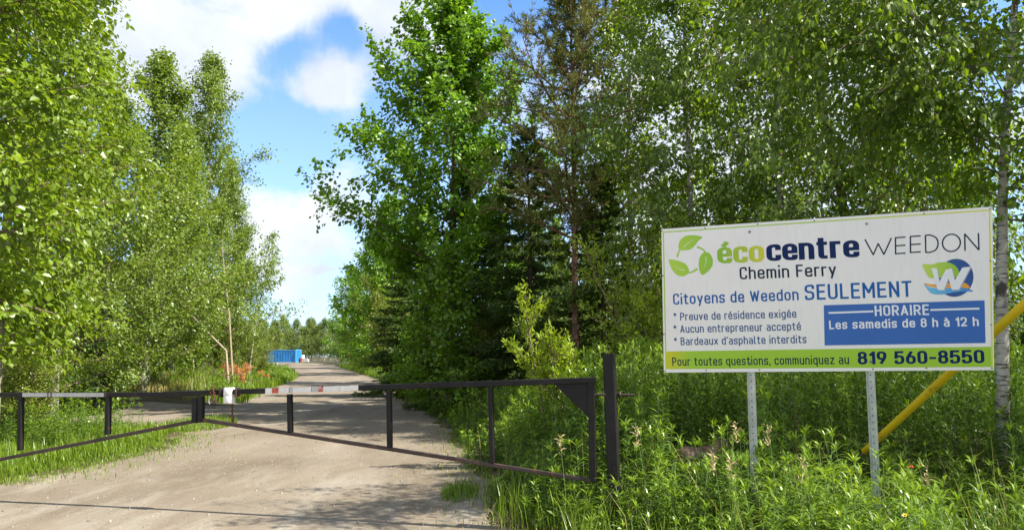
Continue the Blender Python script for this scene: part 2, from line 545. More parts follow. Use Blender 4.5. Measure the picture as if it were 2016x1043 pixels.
def broadleaf(seed, H, R, nb=34, nsub=12, nleaf=36, crown0=.25, prof=None, e0=15, e1=65, up=.25, droop=0.0, L=.06, W=.05, hang=.5, r0=.1,
              wob=.12, lean=(0, 0), stems=1, extra=(), leaf=6, subL=.42, spread=.5, scat=.07, twigs=True, bare=0.0):
    rng = np.random.default_rng(seed)
    prof = prof or (lambda s: (1 - s) ** .7 * (.55 + .45 * min(1, s * 3)))
    tr, br, sb = [], [], []
    anchors, dirs, axes = [], [], []
    for st in range(stems):
        k = 11
        t = np.linspace(0, 1, k)
        ln = np.array(lean, float)
        hh = H
        base = np.zeros(2)
        if stems > 1:
            a = st * 2 * np.pi / stems + rng.normal(0, .3)
            ln = ln + np.array([math.cos(a), math.sin(a)]) * R * (.35 + .5 * rng.random())
            hh = H * (.65 + .35 * rng.random())
            base = rng.normal(0, .1, 2)
        wv = np.cumsum(rng.normal(0, wob * H / 40, (k, 2)), 0) * (t[:, None] ** .7)
        T = np.concatenate([base + ln * (t[:, None] ** 1.4) + wv - wv[0], (hh * t)[:, None]], 1)
        rr = r0 * (1 - t * .93) ** .9 + .004
        rr[0] *= 1.25
        tr.append((T, rr))

        def trunk(u):
            return np.array([np.interp(u, t, T[:, i]) for i in range(3)])
        jobs = []
        n_ = max(4, nb // stems)
        for i in range(n_):
            s = (i + rng.random()) / n_
            u = crown0 + (1 - crown0) * s * .985
            az = i * 2.399 + rng.normal(0, .4)
            Lb = R / (1.0 if stems == 1 else 1.8) * prof(s) * rng.uniform(.6, 1.2) + .12
            el = math.radians(lerp(e0, e1, s) + rng.normal(0, 9))
            jobs.append((trunk(u), az, el, Lb, u))
        if st == 0:
            for (u, az, el, Lb) in extra:
                jobs.append((trunk(u), math.radians(az), math.radians(el), Lb, u))
        for p, az, el, Lb, u in jobs:
            d = np.array([math.cos(az) * math.cos(el), math.sin(az) * math.cos(el), math.sin(el)])
            pts = [p]
            for q in range(4):
                d = d + np.array([0, 0, up * .25 - droop * .25 * q]) + rng.normal(0, .09, 3)
                d /= np.linalg.norm(d)
                pts.append(pts[-1] + d * Lb / 4)
            pts = np.array(pts)
            rb = max(.006, r0 * .27 * (1 - u * .75) * min(1, Lb / (R * .7)))
            if Lb > R * 1.6:
                rb *= .6
            br.append((pts, np.linspace(rb, .004, 5)))
            ns = max(3, int(nsub * (.4 + .6 * Lb / R)))
            for j in range(ns):
                v = .12 + .88 * (j + rng.random()) / ns
                x = v * 4
                i0 = min(3, int(x))
                q0 = pts[i0] + (pts[i0 + 1] - pts[i0]) * (x - i0)
                bd = unit(pts[i0 + 1] - pts[i0])
                sd = bd * .75 + rng.normal(0, spread, 3) + np.array([0, 0, up * .4 - droop * .5])
                sd /= np.linalg.norm(sd)
                Ls = subL * Lb * (1.1 - .55 * v) * rng.uniform(.5, 1.2) + .10
                s2 = sd + np.array([0, 0, -droop * .8]) + rng.normal(0, .15, 3)
                s2 /= np.linalg.norm(s2)
                sp = np.array([q0, q0 + sd * Ls * .5, q0 + sd * Ls * .5 + s2 * Ls * .5])
                sb.append((sp, np.array([.006, .004, .002])))
                if rng.random() < bare:
                    continue
                nl = int(nleaf * rng.uniform(.5, 1.4) * min(2.6, max(1.0, Ls / (R * .34))))
                w_ = rng.random(nl) ** .75
                pos = np.where(w_[:, None] < .5, sp[0] + (sp[1] - sp[0]) * w_[:, None] * 2, sp[1] + (sp[2] - sp[1]) * (w_[:, None] * 2 - 1))
                anchors.append(pos + rng.normal(0, scat, (nl, 3)))
                dirs.append(np.broadcast_to(s2, (nl, 3)))
                o = pos - np.array([T[5, 0], T[5, 1], 0])
                o[:, 2] = 0
                axes.append(unit(o))
    tb = MB()
    v, f = tubes(np.array([a for a, _ in tr]), np.array([r for _, r in tr]), 10)
    tb.add(v, f)
    v, f = tubes(np.array([a for a, _ in br]), np.array([r for _, r in br]), 5)
    tb.add(v, f, 1)
    if twigs:
        v, f = tubes(np.array([a for a, _ in sb]), np.array([r for _, r in sb]), 3)
        tb.add(v, f, 1)
    pos, sd, out = np.concatenate(anchors), np.concatenate(dirs), np.concatenate(axes)
    n = len(pos)
    ax = sd * .55 + out * .25 + rng.normal(0, .45, (n, 3)) + np.array([0, 0, -hang])
    nr = out * .55 + np.array([0, 0, .75]) + rng.normal(0, .48, (n, 3))
    sz = rng.uniform(.45, 1.25, n)
    cb = MB()
    leaves(cb, pos, ax, nr, L * sz, W * sz, leaf)
    return tb, cb


def conifer(seed, H, R, nb=70, ntw=9, elev=-8, r0=.09, L=.13, W=.03, base=.06, thin=0.0):
    rng = np.random.default_rng(seed)
    k = 9
    t = np.linspace(0, 1, k)
    T = np.concatenate([np.cumsum(rng.normal(0, .012, (k, 2)), 0), (H * t)[:, None]], 1)
    br, P0, D0 = [], [], []
    for i in range(nb):
        s = ((i + rng.random()) / nb)
        u = base + (1 - base) * s * .98
        az = i * 2.399 + rng.normal(0, .35)
        Lb = R * (1 - s) ** .85 * rng.uniform(.65, 1.15) + .10
        p = np.array([np.interp(u, t, T[:, q]) for q in range(3)])
        el = math.radians(lerp(elev - 6, 38, s ** 1.5) + rng.normal(0, 6))
        d = np.array([math.cos(az) * math.cos(el), math.sin(az) * math.cos(el), math.sin(el)])
        side = np.cross(d, (0, 0, 1))
        side /= np.linalg.norm(side)
        pts = np.array([p + d * Lb * x + np.array([0, 0, (-.22 * x + .26 * x * x) * Lb]) for x in (0, .33, .66, 1)])
        br.append((pts, np.linspace(.018 * Lb / R + .006, .003, 4)))
        m = max(3, int(ntw * (.4 + .6 * Lb / R)))
        for j in range(m):
            x = .15 + .85 * (j + rng.random()) / m
            q = p + d * Lb * x + np.array([0, 0, (-.22 * x + .26 * x * x) * Lb])
            if rng.random() < thin:
                continue
            for sg in (-1, 1):
                td = d * .75 + side * sg * rng.uniform(.5, .9) + np.array([0, 0, rng.normal(-.12, .12)])
                td /= np.linalg.norm(td)
                tl = (.42 * Lb * (1.05 - x) + .10) * rng.uniform(.7, 1.2)
                n = max(2, int(tl / (L * .42)))
                for z in range(n):
                    P0.append(q + td * tl * z / n)
                    D0.append(td)
            P0.append(q)
            D0.append(d)
    P0, D0 = np.array(P0), np.array(D0)
    tb = MB()
    v, f = tubes(T[None], (r0 * (1 - t * .94))[None], 8)
    tb.add(v, f)
    v, f = tubes(np.array([a for a, _ in br]), np.array([r for _, r in br]), 4)
    tb.add(v, f)
    cb = MB()
    n = len(P0)
    for q in range(3):
        ax = D0 + rng.normal(0, .33, (n, 3))
        nr = np.array([0, 0, 1.]) + rng.normal(0, .75, (n, 3))
        sz = rng.uniform(.7, 1.25, n)
        leaves(cb, P0 + rng.normal(0, .012, (n, 3)), ax, nr, L * sz, W * sz, 4)
    return tb, cb


def pine(seed, H, R, nb=34, r0=.082, crown0=.34):
    rng = np.random.default_rng(seed)
    k = 9
    t = np.linspace(0, 1, k)
    T = np.concatenate([np.cumsum(rng.normal(0, .03, (k, 2)), 0), (H * t)[:, None]], 1)
    br, P0, D0 = [], [], []
    for i in range(nb):
        s = (i + rng.random()) / nb
        u = crown0 + (1 - crown0) * s * .97
        az = i * 2.399 + rng.normal(0, .4)
        Lb = R * (.5 + .6 * math.sin(math.pi * min(1, s + .2))) * (1 - s * .55) * rng.uniform(.6, 1.15)
        p = np.array([np.interp(u, t, T[:, q]) for q in range(3)])
        el = math.radians(lerp(5, 50, s) + rng.normal(0, 8))
        d = np.array([math.cos(az) * math.cos(el), math.sin(az) * math.cos(el), math.sin(el)])
        pts = [p]
        for q in range(3):
            d = unit(d + rng.normal(0, .12, 3) + np.array([0, 0, .1]))
            pts.append(pts[-1] + d * Lb / 3)
        pts = np.array(pts)
        br.append((pts, np.linspace(.03 * Lb / R + .008, .005, 4)))
        for j in range(18):
            x = (.2 + .8 * rng.random()) * 3
            i0 = min(2, int(x))
            q = pts[i0] + (pts[i0 + 1] - pts[i0]) * (x - i0)
            td = unit(unit(pts[i0 + 1] - pts[i0]) * .6 + rng.normal(0, .55, 3) + np.array([0, 0, .25]))
            tl = .3 * Lb * rng.uniform(.4, 1) + .08
            br.append((np.array([q, q + td * tl * .35, q + td * tl * .7, q + td * tl]), np.array([.006, .005, .004, .003])))
            for z in np.linspace(.25, 1, 5):
                P0.append(q + td * tl * z)
                D0.append(td)
    P0, D0 = np.array(P0), np.array(D0)
    tb, cb = MB(), MB()
    v, f = tubes(T[None], (r0 * (1 - t * .9))[None], 9)
    tb.add(v, f)
    v, f = tubes(np.array([a for a, _ in br]), np.array([r for _, r in br]), 4)
    tb.add(v, f)
    n = len(P0)
    for q in range(9):
        leaves(cb, P0, D0 + rng.normal(0, .75, (n, 3)), rng.normal(0, 1, (n, 3)), rng.uniform(.08, .14, n), .016, 4)
    return tb, cb


PROTO = {}


def proto(key, pair, bark, leaf):
    tb, cb = pair
    PROTO[key] = (tb.mesh(key + ' trunk', [bark, M_TWIG], True), cb.mesh(key + ' crown', leaf))


prof_pop = lambda s: (1 - s) ** .55 * (.6 + .4 * min(1, s * 2.5))
prof_full = lambda s: (1 - s ** 2.2) * (.75 + .25 * min(1, s * 4))
prof_column = lambda s: (1 - s) ** .5 * (.8 + .2 * min(1, s * 5))
proto('big_poplar', broadleaf(11, 12.3, 4.2, 72, 16, 58, .22, lambda s: (1 - s ** 1.8) ** .8 * (.55 + .45 * min(1, s * 3)), 18, 66, .40, 0, .125, .11, .55, .15, extra=((.36, 178, 20, 4.6), (.34, 195, 24, 3.4), (.31, 160, 18, 2.9)), scat=.09), M_BARK, M_POPLAR)
proto('small_poplar', broadleaf(12, 6.6, 2.1, 42, 12, 40, .08, prof_full, 8, 60, .3, 0, .105, .09, .5, .07, scat=.09), M_BARK, M_POPLAR)
proto('sapling', broadleaf(13, 3.3, .85, 28, 8, 26, .03, prof_full, 20, 65, .3, 0, .09, .075, .45, .03, scat=.07), M_BARK, M_SAPLING)
proto('near_poplar', broadleaf(14, 9.6, 2.25, 84, 15, 32, .17, lambda s: (.45 + .55 * min(1, s * 2.2)) * (1 - s ** 3), 0, 50, .18, .12, .098, .074, .6, .10, scat=.10), M_ASPENBARK, M_NEARLEAF)
for q, (sd, hh, rr) in enumerate(((21, 11.5, 3.1), (22, 11.5, 2.9), (23, 11.5, 3.2))):
    proto('aspen_%d' % q, broadleaf(sd, hh, rr, 66, 15, 46, .07, lambda s: (1 - s) ** .62 * (.8 + .2 * min(1, s * 5)), 8, 66, .3, 0, .088, .074, .55, .10, scat=.12), M_ASPENBARK, M_ASPEN)
proto('thin_aspen', broadleaf(24, 7.4, 1.3, 22, 7, 16, .35, prof_full, 25, 60, .3, 0, .10, .085, .5, .05, lean=(1.0, 0), scat=.09), M_ASPENBARK, M_ASPEN)
for q, (sd, rr, ln) in enumerate(((31, 2.7, (.3, .1)), (32, 3.1, (-.6, .1)), (33, 2.5, (.1, -.2)))):
    proto('birch_%d' % q, broadleaf(sd, 10.0, rr, 58, 14, 32, .20, prof_full, 12, 55, .15, .45, .096, .070, .85, .085, lean=ln, scat=.11), M_BIRCHBARK, M_BIRCH)
proto('edge_birch', broadleaf(35, 10.0, 1.45, 34, 11, 26, .36, prof_full, 12, 55, .15, .45, .095, .068, .85, .088, lean=(1.2, .15), scat=.10, extra=((.44, 206, 26, 4.6), (.47, 197, 26, 4.4), (.5, 217, 30, 4.8), (.46, 185, 24, 3.6), (.42, 211, 34, 5.2), (.5, 202, 33, 4.8), (.46, 192, 31, 4.4), (.53, 213, 36, 4.4))), M_BIRCHBARK, M_BIRCH)
proto('dark_birch', broadleaf(34, 10.0, 2.9, 54, 14, 32, .22, prof_full, 12, 55, .15, .45, .080, .060, .85, .10, lean=(-1.5, .1), scat=.11), M_BARK, M_BIRCH)
proto('alder', broadleaf(41, 5.0, 2.3, 90, 10, 34, .04, prof_full, 12, 60, .2, 0, .075, .058, .3, .03, stems=8, scat=.13), M_BARK, M_ALDER)
proto('willow', broadleaf(42, 4.0, 1.6, 60, 8, 26, .10, prof_full, 30, 65, .25, 0, .085, .026, .1, .022, stems=6, scat=.06), M_TWIG, M_WILLOW)
proto('willow_sapling', broadleaf(43, 1.9, .55, 30, 7, 24, .48, lambda s: .5 + .5 * (1 - s), 48, 78, .3, 0, .075, .024, -.2, .012, stems=4, scat=.03, subL=.5, spread=.4), M_TWIG, M_WILLOW)
proto('low_bush', broadleaf(44, 1.5, .9, 44, 7, 24, .04, prof_full, 15, 60, .2, 0, .07, .05, .2, .013, stems=6, scat=.07), M_TWIG, M_BRUSH)
proto('dead_bush', broadleaf(45, 1.7, 1.0, 36, 7, 26, .05, prof_full, 15, 55, .2, 0, .085, .06, .4, .013, stems=5, scat=.08), M_TWIG, M_DEADLEAF)
proto('far_tree', broadleaf(51, 9.5, 3.0, 44, 10, 24, .08, prof_full, 15, 65, .3, 0, .22, .18, .4, .10, leaf=4, scat=.25), M_ASPENBARK, M_FAR)
proto('far_dark', broadleaf(52, 9.5, 3.2, 44, 10, 24, .04, prof_full, 10, 60, .3, 0, .20, .17, .4, .10, leaf=4, scat=.25), M_BARK, M_POPLAR)
proto('spruce_0', conifer(61, 6.0, 1.7, 100, 12, L=.15, W=.036), M_BARK, M_SPRUCE)
proto('spruce_1', conifer(62, 7.0, 1.65, 100, 11, -14, L=.15, W=.036, thin=.1), M_BARK, M_SPRUCE)
proto('pine', pine(71, 9.6, 2.4, 66), M_PINEBARK, M_PINE)


def plant(key, name, label, cat, x, y, h=1.0, rz=0.0, group=None, wide=1.0):
    z = float(height(x, y)) - .04
    tm, cm = PROTO[key]
    r = thing(name, label, cat, (x, y, z), group)
    r.rotation_euler.z = rz
    r.scale = (h * wide, h * wide, h)
    link('trunk', tm, r)
    link('crown', cm, r)
    return r


def at(px, d):
    return (px - CX) / F * d, d


TREES = [
    # key, name, label, category, px, distance, height factor, rotation, width
    ('near_poplar', 'poplar_tree', 'big leafy light green poplar at the left edge, nearest of the left trees', 'tree', -135, 9.2, 1.05, .3, 1.0),
    ('near_poplar', 'poplar_tree', 'leafy poplar just behind the nearest tree at the left edge', 'tree', -5, 12.6, 1.05, 2.2, .95),
    ('aspen_0', 'aspen_tree', 'pale green aspen third from the left edge behind the left gate leaf', 'tree', 115, 17.5, 1.0, .5, 1.0),
    ('aspen_1', 'aspen_tree', 'slim aspen with a ragged top left of the tall pointed aspen', 'tree', 290, 27.0, 1.06, 1.5, 1.25),
    ('aspen_2', 'aspen_tree', 'tall pointed aspen standing highest against the open sky left of the road', 'tree', 402, 38.0, 1.42, 3.4, .92),
    ('aspen_0', 'aspen_tree', 'broad aspen in front of the tall pointed aspen, left of the road', 'tree', 340, 31.0, .90, 4.0, 1.0),
    ('aspen_1', 'aspen_tree', 'round topped aspen closest to the road behind the dead upright trunk', 'tree', 446, 41.0, 1.02, 5.2, .95),
    ('aspen_2', 'aspen_tree', 'lower aspen at the roadside beyond the brush pile', 'tree', 468, 46.0, .76, 2.4, .95),
    ('thin_aspen', 'young_aspen_tree', 'thin sparse young aspen leaning over the road by the blue container', 'tree', 492, 42.0, 1.12, .2, 1.0),
    ('alder', 'alder_bush', 'bright green bush beside the blue container on the left roadside', 'bush', 512, 48.0, .62, 1.0, 1.0),
    ('alder', 'alder_bush', 'yellow green bush behind the orange dead bush', 'bush', 490, 43.0, .6, 2.6, .9),
    ('spruce_0', 'spruce_tree', 'dark low spruce under the aspens, left of the brush pile', 'tree', 310, 34.0, .7, 0, 1.2),
    ('spruce_1', 'spruce_tree', 'grey green spruce behind the leaning dead trunk', 'tree', 385, 39.0, .8, 1, 1.2),
    ('spruce_0', 'spruce_tree', 'dark spruce low in the shade behind the left gate leaf', 'tree', 190, 22.0, .6, 2.2, 1.2),
    ('alder', 'alder_bush', 'leafy bush at the left edge behind the far end of the gate', 'bush', 55, 15.5, .5, .7, 1.1),
    ('alder', 'alder_bush', 'pale bush in front of the dark spruce at the dirt side track', 'bush', 240, 24.5, .45, 4.7, 1.0),
    ('aspen_2', 'aspen_tree', 'full leafy aspen filling the gap right of the ragged topped aspen', 'tree', 348, 35.0, 1.0, 1.1, 1.05),
    ('aspen_1', 'aspen_tree', 'leafy aspen low between the edge poplars and the ragged topped aspen', 'tree', 205, 23.0, .86, 2.9, 1.05),
    ('alder', 'alder_bush', 'wide pale bush on the bank behind the dirt side track', 'bush', 305, 31.5, .7, 2.2, 1.2),
    ('alder', 'alder_bush', 'grey green bush on the bank behind the leaning dead trunk', 'bush', 375, 37.5, .75, 5.2, 1.1),
    ('alder', 'alder_bush', 'pale bush below the round topped aspen beside the dead upright trunk', 'bush', 440, 39.5, .7, 3.0, 1.1),
    # right of the road
    ('sapling', 'poplar_sapling', 'pale poplar sapling at the right verge below the yellowish bush', 'tree', 815, 27.5, .85, 4.0, 1.3),
    ('alder', 'alder_bush', 'light green bush at the foot of the tall poplar beside the road', 'bush', 846, 26.0, .62, 1.9, 1.1),
    ('alder', 'alder_bush', 'pale leafy bush right of the fresh green sapling', 'bush', 940, 20.5, .62, 3.4, 1.0),
    ('alder', 'alder_bush', 'light bush behind the bright willow sapling', 'bush', 1105, 20.0, .62, .2, 1.0),
    ('big_poplar', 'poplar_tree', 'tallest bright green poplar standing against the sky right of the road', 'tree', 886, 22.5, 1.0, 0, 1.06),
    ('small_poplar', 'poplar_tree', 'dark green poplar low beneath the long side branch of the tall poplar', 'tree', 772, 44.0, 1.65, 1.2, .95),
    ('small_poplar', 'poplar_tree', 'grey green poplar rising at the road edge beyond the dark poplar', 'tree', 735, 62.0, 1.75, 2.4, .9),
    ('small_poplar', 'poplar_tree', 'narrow poplar at the right road edge, farthest one still told apart', 'tree', 692, 88.0, 1.75, 4.4, .9),
    ('alder', 'alder_bush', 'large yellowish green bush at the right roadside below the poplars', 'bush', 776, 40.5, 1.22, .3, 1.05),
    ('alder', 'alder_bush', 'rounded dull green bush by the road beyond the large yellowish bush', 'bush', 722, 68.0, 1.5, 2.0, 1.1),
    ('spruce_0', 'spruce_tree', 'dark spruce below the tall poplar, nearest the road', 'tree', 820, 30.0, 1.25, .4, 1.1),
    ('spruce_1', 'spruce_tree', 'dark spruce low beside the yellowish roadside bush', 'tree', 794, 36.0, 1.0, 1.4, 1.2),
    ('spruce_1', 'spruce_tree', 'tall thin spruce close behind the trunk of the tall poplar', 'tree', 918, 22.5, 1.15, 2.3, 1.0),
    ('sapling', 'poplar_sapling', 'fresh green poplar sapling in front of the dark spruces', 'tree', 876, 20.0, 1.32, .2, 1.05),
    ('sapling', 'poplar_sapling', 'smaller pale poplar sapling beside the fresh green one', 'tree', 842, 23.5, .95, 2.0, 1.15),
    ('spruce_0', 'spruce_tree', 'broad dark spruce behind the bright willow sapling', 'tree', 1042, 20.0, 1.28, 3.0, 1.0),
    ('spruce_0', 'spruce_tree', 'dark spruce between the green sapling and the broad spruce', 'tree', 966, 23.0, 1.05, 4.1, 1.15),
    ('spruce_1', 'spruce_tree', 'shaded spruce behind the gate post', 'tree', 1185, 18.5, .9, .9, 1.25),
    ('pine', 'pine_tree', 'reddish trunked pine with brownish thin crown right of the tall poplar', 'tree', 1132, 18.0, 1.25, .6, 1.0),
    ('birch_0', 'birch_tree', 'dense birch behind the pine, its crown reaching the top edge', 'tree', 1240, 18.5, 1.12, .9, 1.0),
    ('willow', 'willow_bush', 'light yellow green willow bush at the left edge of the sign', 'bush', 1268, 13.8, 1.06, .5, .95),
    ('birch_2', 'birch_tree', 'birch with grey trunk above the left half of the sign', 'tree', 1368, 15.6, 1.06, 2.5, 1.0),
    ('dark_birch', 'birch_tree', 'dark leaning birch trunk rising behind the middle of the sign', 'tree', 1712, 13.6, 1.08, .05, 1.0),
    ('birch_1', 'birch_tree', 'birch behind the top edge of the sign between grey and dark trunks', 'tree', 1545, 14.0, .98, 4.4, 1.0),
    ('edge_birch', 'birch_tree', 'white barked birch at the right edge beside the sign', 'tree', 1948, 8.0, .80, 0, 1.0),
    ('birch_0', 'birch_tree', 'slender birch between the sign and the white barked birch', 'tree', 1850, 12.8, .96, 3.0, 1.0),
]
for (k, nm, lab, cat, px, d, h, rz, wd) in TREES:
    x, y = at(px, d)
    plant(k, nm, lab, cat, x, y, h, rz, None, wd)

rng = np.random.default_rng(77)
# deep wood behind the sign and behind the spruces: nothing tells these apart
for i in range(46):
    d = rng.uniform(18, 46)
    x = rng.uniform(.22 * d, .88 * d) + 1
    k = ('birch_0', 'spruce_1', 'alder', 'birch_2', 'spruce_0', 'aspen_1')[i % 6]
    plant(k, {'b': 'birch_tree', 's': 'spruce_tree', 'a': 'aspen_tree'}[k[0]] if k != 'alder' else 'alder_bush', 'tall bush half hidden deep in the wood behind the sign' if k == 'alder' else {'b': 'birch half hidden deep in the wood behind the sign', 's': 'dark spruce half hidden deep in the wood behind the sign', 'a': 'aspen half hidden deep in the wood behind the sign'}[k[0]],
          'bush' if k == 'alder' else 'tree', x, d, rng.uniform(.5, .85), rng.uniform(0, 6), 'bushes deep in the wood' if k == 'alder' else {'b': 'birches deep in the wood', 's': 'spruces deep in the wood', 'a': 'aspens deep in the wood'}[k[0]])
for i in range(20):
    d = rng.uniform(24, 52)
    x = rng.uniform(xr(d) + 6, .12 * d + 3)
    k = ('aspen_1', 'aspen_0', 'spruce_0')[i % 3]
    sp = k[0] == 's'
    plant(k, 'spruce_tree' if sp else 'aspen_tree', 'spruce hidden in the shade behind the roadside trees on the right' if sp else 'aspen behind the roadside trees on the right', 'tree', x, d, rng.uniform(.6, .75), rng.uniform(0, 6),
          'spruces behind the right roadside' if sp else 'aspens behind the right roadside')
for i, d in enumerate(np.linspace(62, 150, 16)):
    k = ('far_dark', 'far_tree')[i % 2]
    plant(k, 'roadside_tree', 'bushy tree in the row along the right side of the far road', 'tree', float(xr(d)) + rng.uniform(3.2, 6.5), d, rng.uniform(.7, .95), rng.uniform(0, 6), 'trees along the far right roadside')
# left wood, behind the named aspens
for i in range(34):
    d = rng.uniform(24, 90)
    x = float(xl(d)) - rng.uniform(5, 16) - (d - 24) * .02
    k = ('aspen_0', 'spruce_0', 'aspen_2', 'spruce_1')[i % 4]
    sp = k[0] == 's'
    plant(k, 'spruce_tree' if sp else 'aspen_tree', 'spruce behind the leafy front row left of the road' if sp else 'aspen behind the leafy front row left of the road', 'tree', x, d, rng.uniform(.62, .8), rng.uniform(0, 6),
          'spruces behind the left roadside' if sp else 'aspens behind the left roadside')
for i in range(22):
    px = 470 + i * 8.5 + rng.normal(0, 3)
    d = rng.uniform(178, 215)
    x, y = at(px, d)
    plant('far_tree', 'distant_tree', 'pale distant tree in the row behind the blue container', 'tree', x, y, rng.uniform(.9, 1.2), rng.uniform(0, 6), 'trees at the far end of the road')
# neighbours just outside the frame on the right, whose shade falls across the weeds and the road mouth
plant('birch_0', 'birch_tree', 'birch standing close to the yellow guy wire guard', 'tree', 7.4, 6.5, 1.0, .4, None, .9)
plant('birch_2', 'birch_tree', 'birch out of view at the near right, added to shade the corner of the weeds', 'tree', 8.4, 2.4, .72, 2.4)  # added out of view for its shade on the right-hand weeds

wx, wy = at(1086, 10.8)
plant('willow_sapling', 'willow_sapling', 'bright yellow green willow sapling behind the gate', 'shrub', wx, wy, 1.14, .4, None, .95)
for (px, d, h, lab) in ((1165, 11.6, .62, 'small pale willow shoot left of the gate post'), (1235, 11.0, .66, 'small pale willow shoot right of the gate post')):
    wx, wy = at(px, d)
    plant('willow_sapling', 'willow_shoot', lab, 'shrub', wx, wy, h, px)
wx, wy = at(468, 36.2)
plant('dead_bush', 'dead_bush', 'orange brown dead bush beside the brush pile', 'bush', wx, wy, .72, .4)
wx, wy = at(520, 44.0)
plant('dead_bush', 'dead_bush', 'smaller rusty bush by the left corner of the blue container', 'bush', wx, wy, .5, 2.0)
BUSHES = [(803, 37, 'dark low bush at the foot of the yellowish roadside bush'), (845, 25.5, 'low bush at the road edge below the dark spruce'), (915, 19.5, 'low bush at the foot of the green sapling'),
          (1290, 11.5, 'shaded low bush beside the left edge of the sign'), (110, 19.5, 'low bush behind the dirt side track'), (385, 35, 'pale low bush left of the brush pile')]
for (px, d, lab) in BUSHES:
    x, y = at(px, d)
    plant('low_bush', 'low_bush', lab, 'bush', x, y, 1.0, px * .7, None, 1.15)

# ------------------------------------------------------------------ ground cover


def scatter(n, x0, x1, y0, y1, keep, rng):
    out = []
    tot = 0
    while tot < n:
        p = np.stack([rng.uniform(x0, x1, n * 2), rng.uniform(y0, y1, n * 2)], 1)
        p = p[keep(p[:, 0], p[:, 1])]
        if not len(p):
            break
        out.append(p)
        tot += len(p)
    return np.concatenate(out)[:n]


def weeds(mb, pts, hts, rng, nl=34, L=.085, W=.016, stem=True):
    B = len(pts)
    z0 = height(pts[:, 0], pts[:, 1])
    lean = rng.normal(0, .10, (B, 2))
    base = np.stack([pts[:, 0], pts[:, 1], z0 - .02], 1)
    mid = base + np.stack([lean[:, 0] * hts * .35, lean[:, 1] * hts * .35, hts * .5], 1)
    top = base + np.stack([lean[:, 0] * hts * 1.1, lean[:, 1] * hts * 1.1, hts], 1)
    v, f = tubes(np.stack([base, mid, top], 1), np.broadcast_to(np.array([.0045, .0035, .002]), (B, 3)), 3)
    mb.add(v, f, 1)
    u = lerp(.22, 1.0, (np.arange(nl)[None] + rng.random((B, nl))) / nl) ** .8
    u[:, -10:] = rng.uniform(.95, 1.0, (B, 10))
    a = np.arange(nl)[None] * 2.399 + rng.random((B, 1)) * 6.28 + rng.normal(0, .25, (B, nl))
    pos = np.where((u < .5)[..., None], base[:, None] + (mid - base)[:, None] * u[..., None] * 2, mid[:, None] + (top - mid)[:, None] * (u[..., None] * 2 - 1))
    el = np.where(u > .945, rng.uniform(.45, 1.4, u.shape), .05 + .55 * u + rng.normal(0, .16, u.shape))
    ax = np.stack([np.cos(a) * np.cos(el), np.sin(a) * np.cos(el), np.sin(el)], -1)
    nr = np.array([0, 0, 1.]) + rng.normal(0, .12, ax.shape)
    sz = rng.uniform(.75, 1.2, u.shape) * np.where(u > .945, .8, 1.05 - .25 * np.abs(u - .6)) * (.7 + .4 * np.minimum(1, hts)[:, None])
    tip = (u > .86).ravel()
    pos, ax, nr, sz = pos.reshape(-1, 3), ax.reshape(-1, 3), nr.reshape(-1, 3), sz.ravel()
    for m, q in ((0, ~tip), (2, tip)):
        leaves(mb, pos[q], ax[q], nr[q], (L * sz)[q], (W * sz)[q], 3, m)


def blades(mb, pts, hts, rng, W=.006):
    B = len(pts)
    z0 = height(pts[:, 0], pts[:, 1])
    a = rng.random(B) * 2 * np.pi
    d = np.stack([np.cos(a), np.sin(a), np.zeros(B)], 1)
    s = np.stack([-np.sin(a), np.cos(a), np.zeros(B)], 1)
    bend = rng.uniform(.1, .75, B)[:, None]
    base = np.stack([pts[:, 0], pts[:, 1], z0 - .01], 1)
    h = hts[:, None]
    zz = np.array([0, 0, 1.])
    p1 = base + zz * h * .55 + d * h * bend * .18
    p2 = base + zz * h * (1 - bend * .25) + d * h * bend * .75
    w = (W * rng.uniform(.6, 1.4, B))[:, None]
    V = np.stack([base - s * w, base + s * w, p1 + s * w * .8, p1 - s * w * .8, p2], 1)
    o = (np.arange(B) * 5)[:, None, None]
    mb.add(V, (np.array([[0, 1, 2, 3]])[None] + o).reshape(-1, 4))
    mb.F.append(((np.array([[3, 2, 4]])[None] + o).reshape(-1, 3) + mb.n - B * 5, 0))


rng = np.random.default_rng(5)
M_WSTEM = plain('weed stem', (.13, .20, .05), .7)
wobble = lambda y: .16 * np.sin(y * 2.1) + .12 * np.sin(y * 4.9 + 1)
right = lambda x, y: (x > xr(y) + .12 + wobble(y))
mb = MB()
low_strip = lambda p: np.where((p[:, 0] > 2.6) & (p[:, 0] < 4.4) & (p[:, 1] > 5.6) & (p[:, 1] < 7.6), .62, 1.0)
p = scatter(820, -1.2, 6.0, 3.0, 7.2, lambda x, y: right(x, y) & (x < .80 * y + .6) & ~((x > 2.9) & (x < 3.9) & (y > 5.2) & (y < 6.2)), rng)
edge = np.clip((p[:, 0] - xr(p[:, 1])) / .9, .25, 1)
hp = (.40 + .16 * smooth(4, 7, p[:, 1]) + rng.random(len(p)) ** 1.5 * .36) * edge * low_strip(p)
weeds(mb, p, hp, rng, 38, .125, .0165)
p = scatter(1350, -2.6, 9.5, 7.2, 12.5, lambda x, y: right(x, y) & (x < .80 * y + .6), rng)
edge = np.clip((p[:, 0] - xr(p[:, 1])) / 1.0, .25, 1)
hp = (.74 + .58 * smooth(7, 9.6, p[:, 1]) * smooth(-.2, 1.6, p[:, 0]) + rng.random(len(p)) * .42) * edge * low_strip(p)
hp = np.where((np.abs(p[:, 0] - .252 * p[:, 1]) < .34) & (p[:, 1] < 8.5), np.minimum(hp, (1.6 - .148 * p[:, 1]) * rng.uniform(.75, 1.02, len(p))), hp)
weeds(mb, p, hp, rng, 46, .140, .0195)
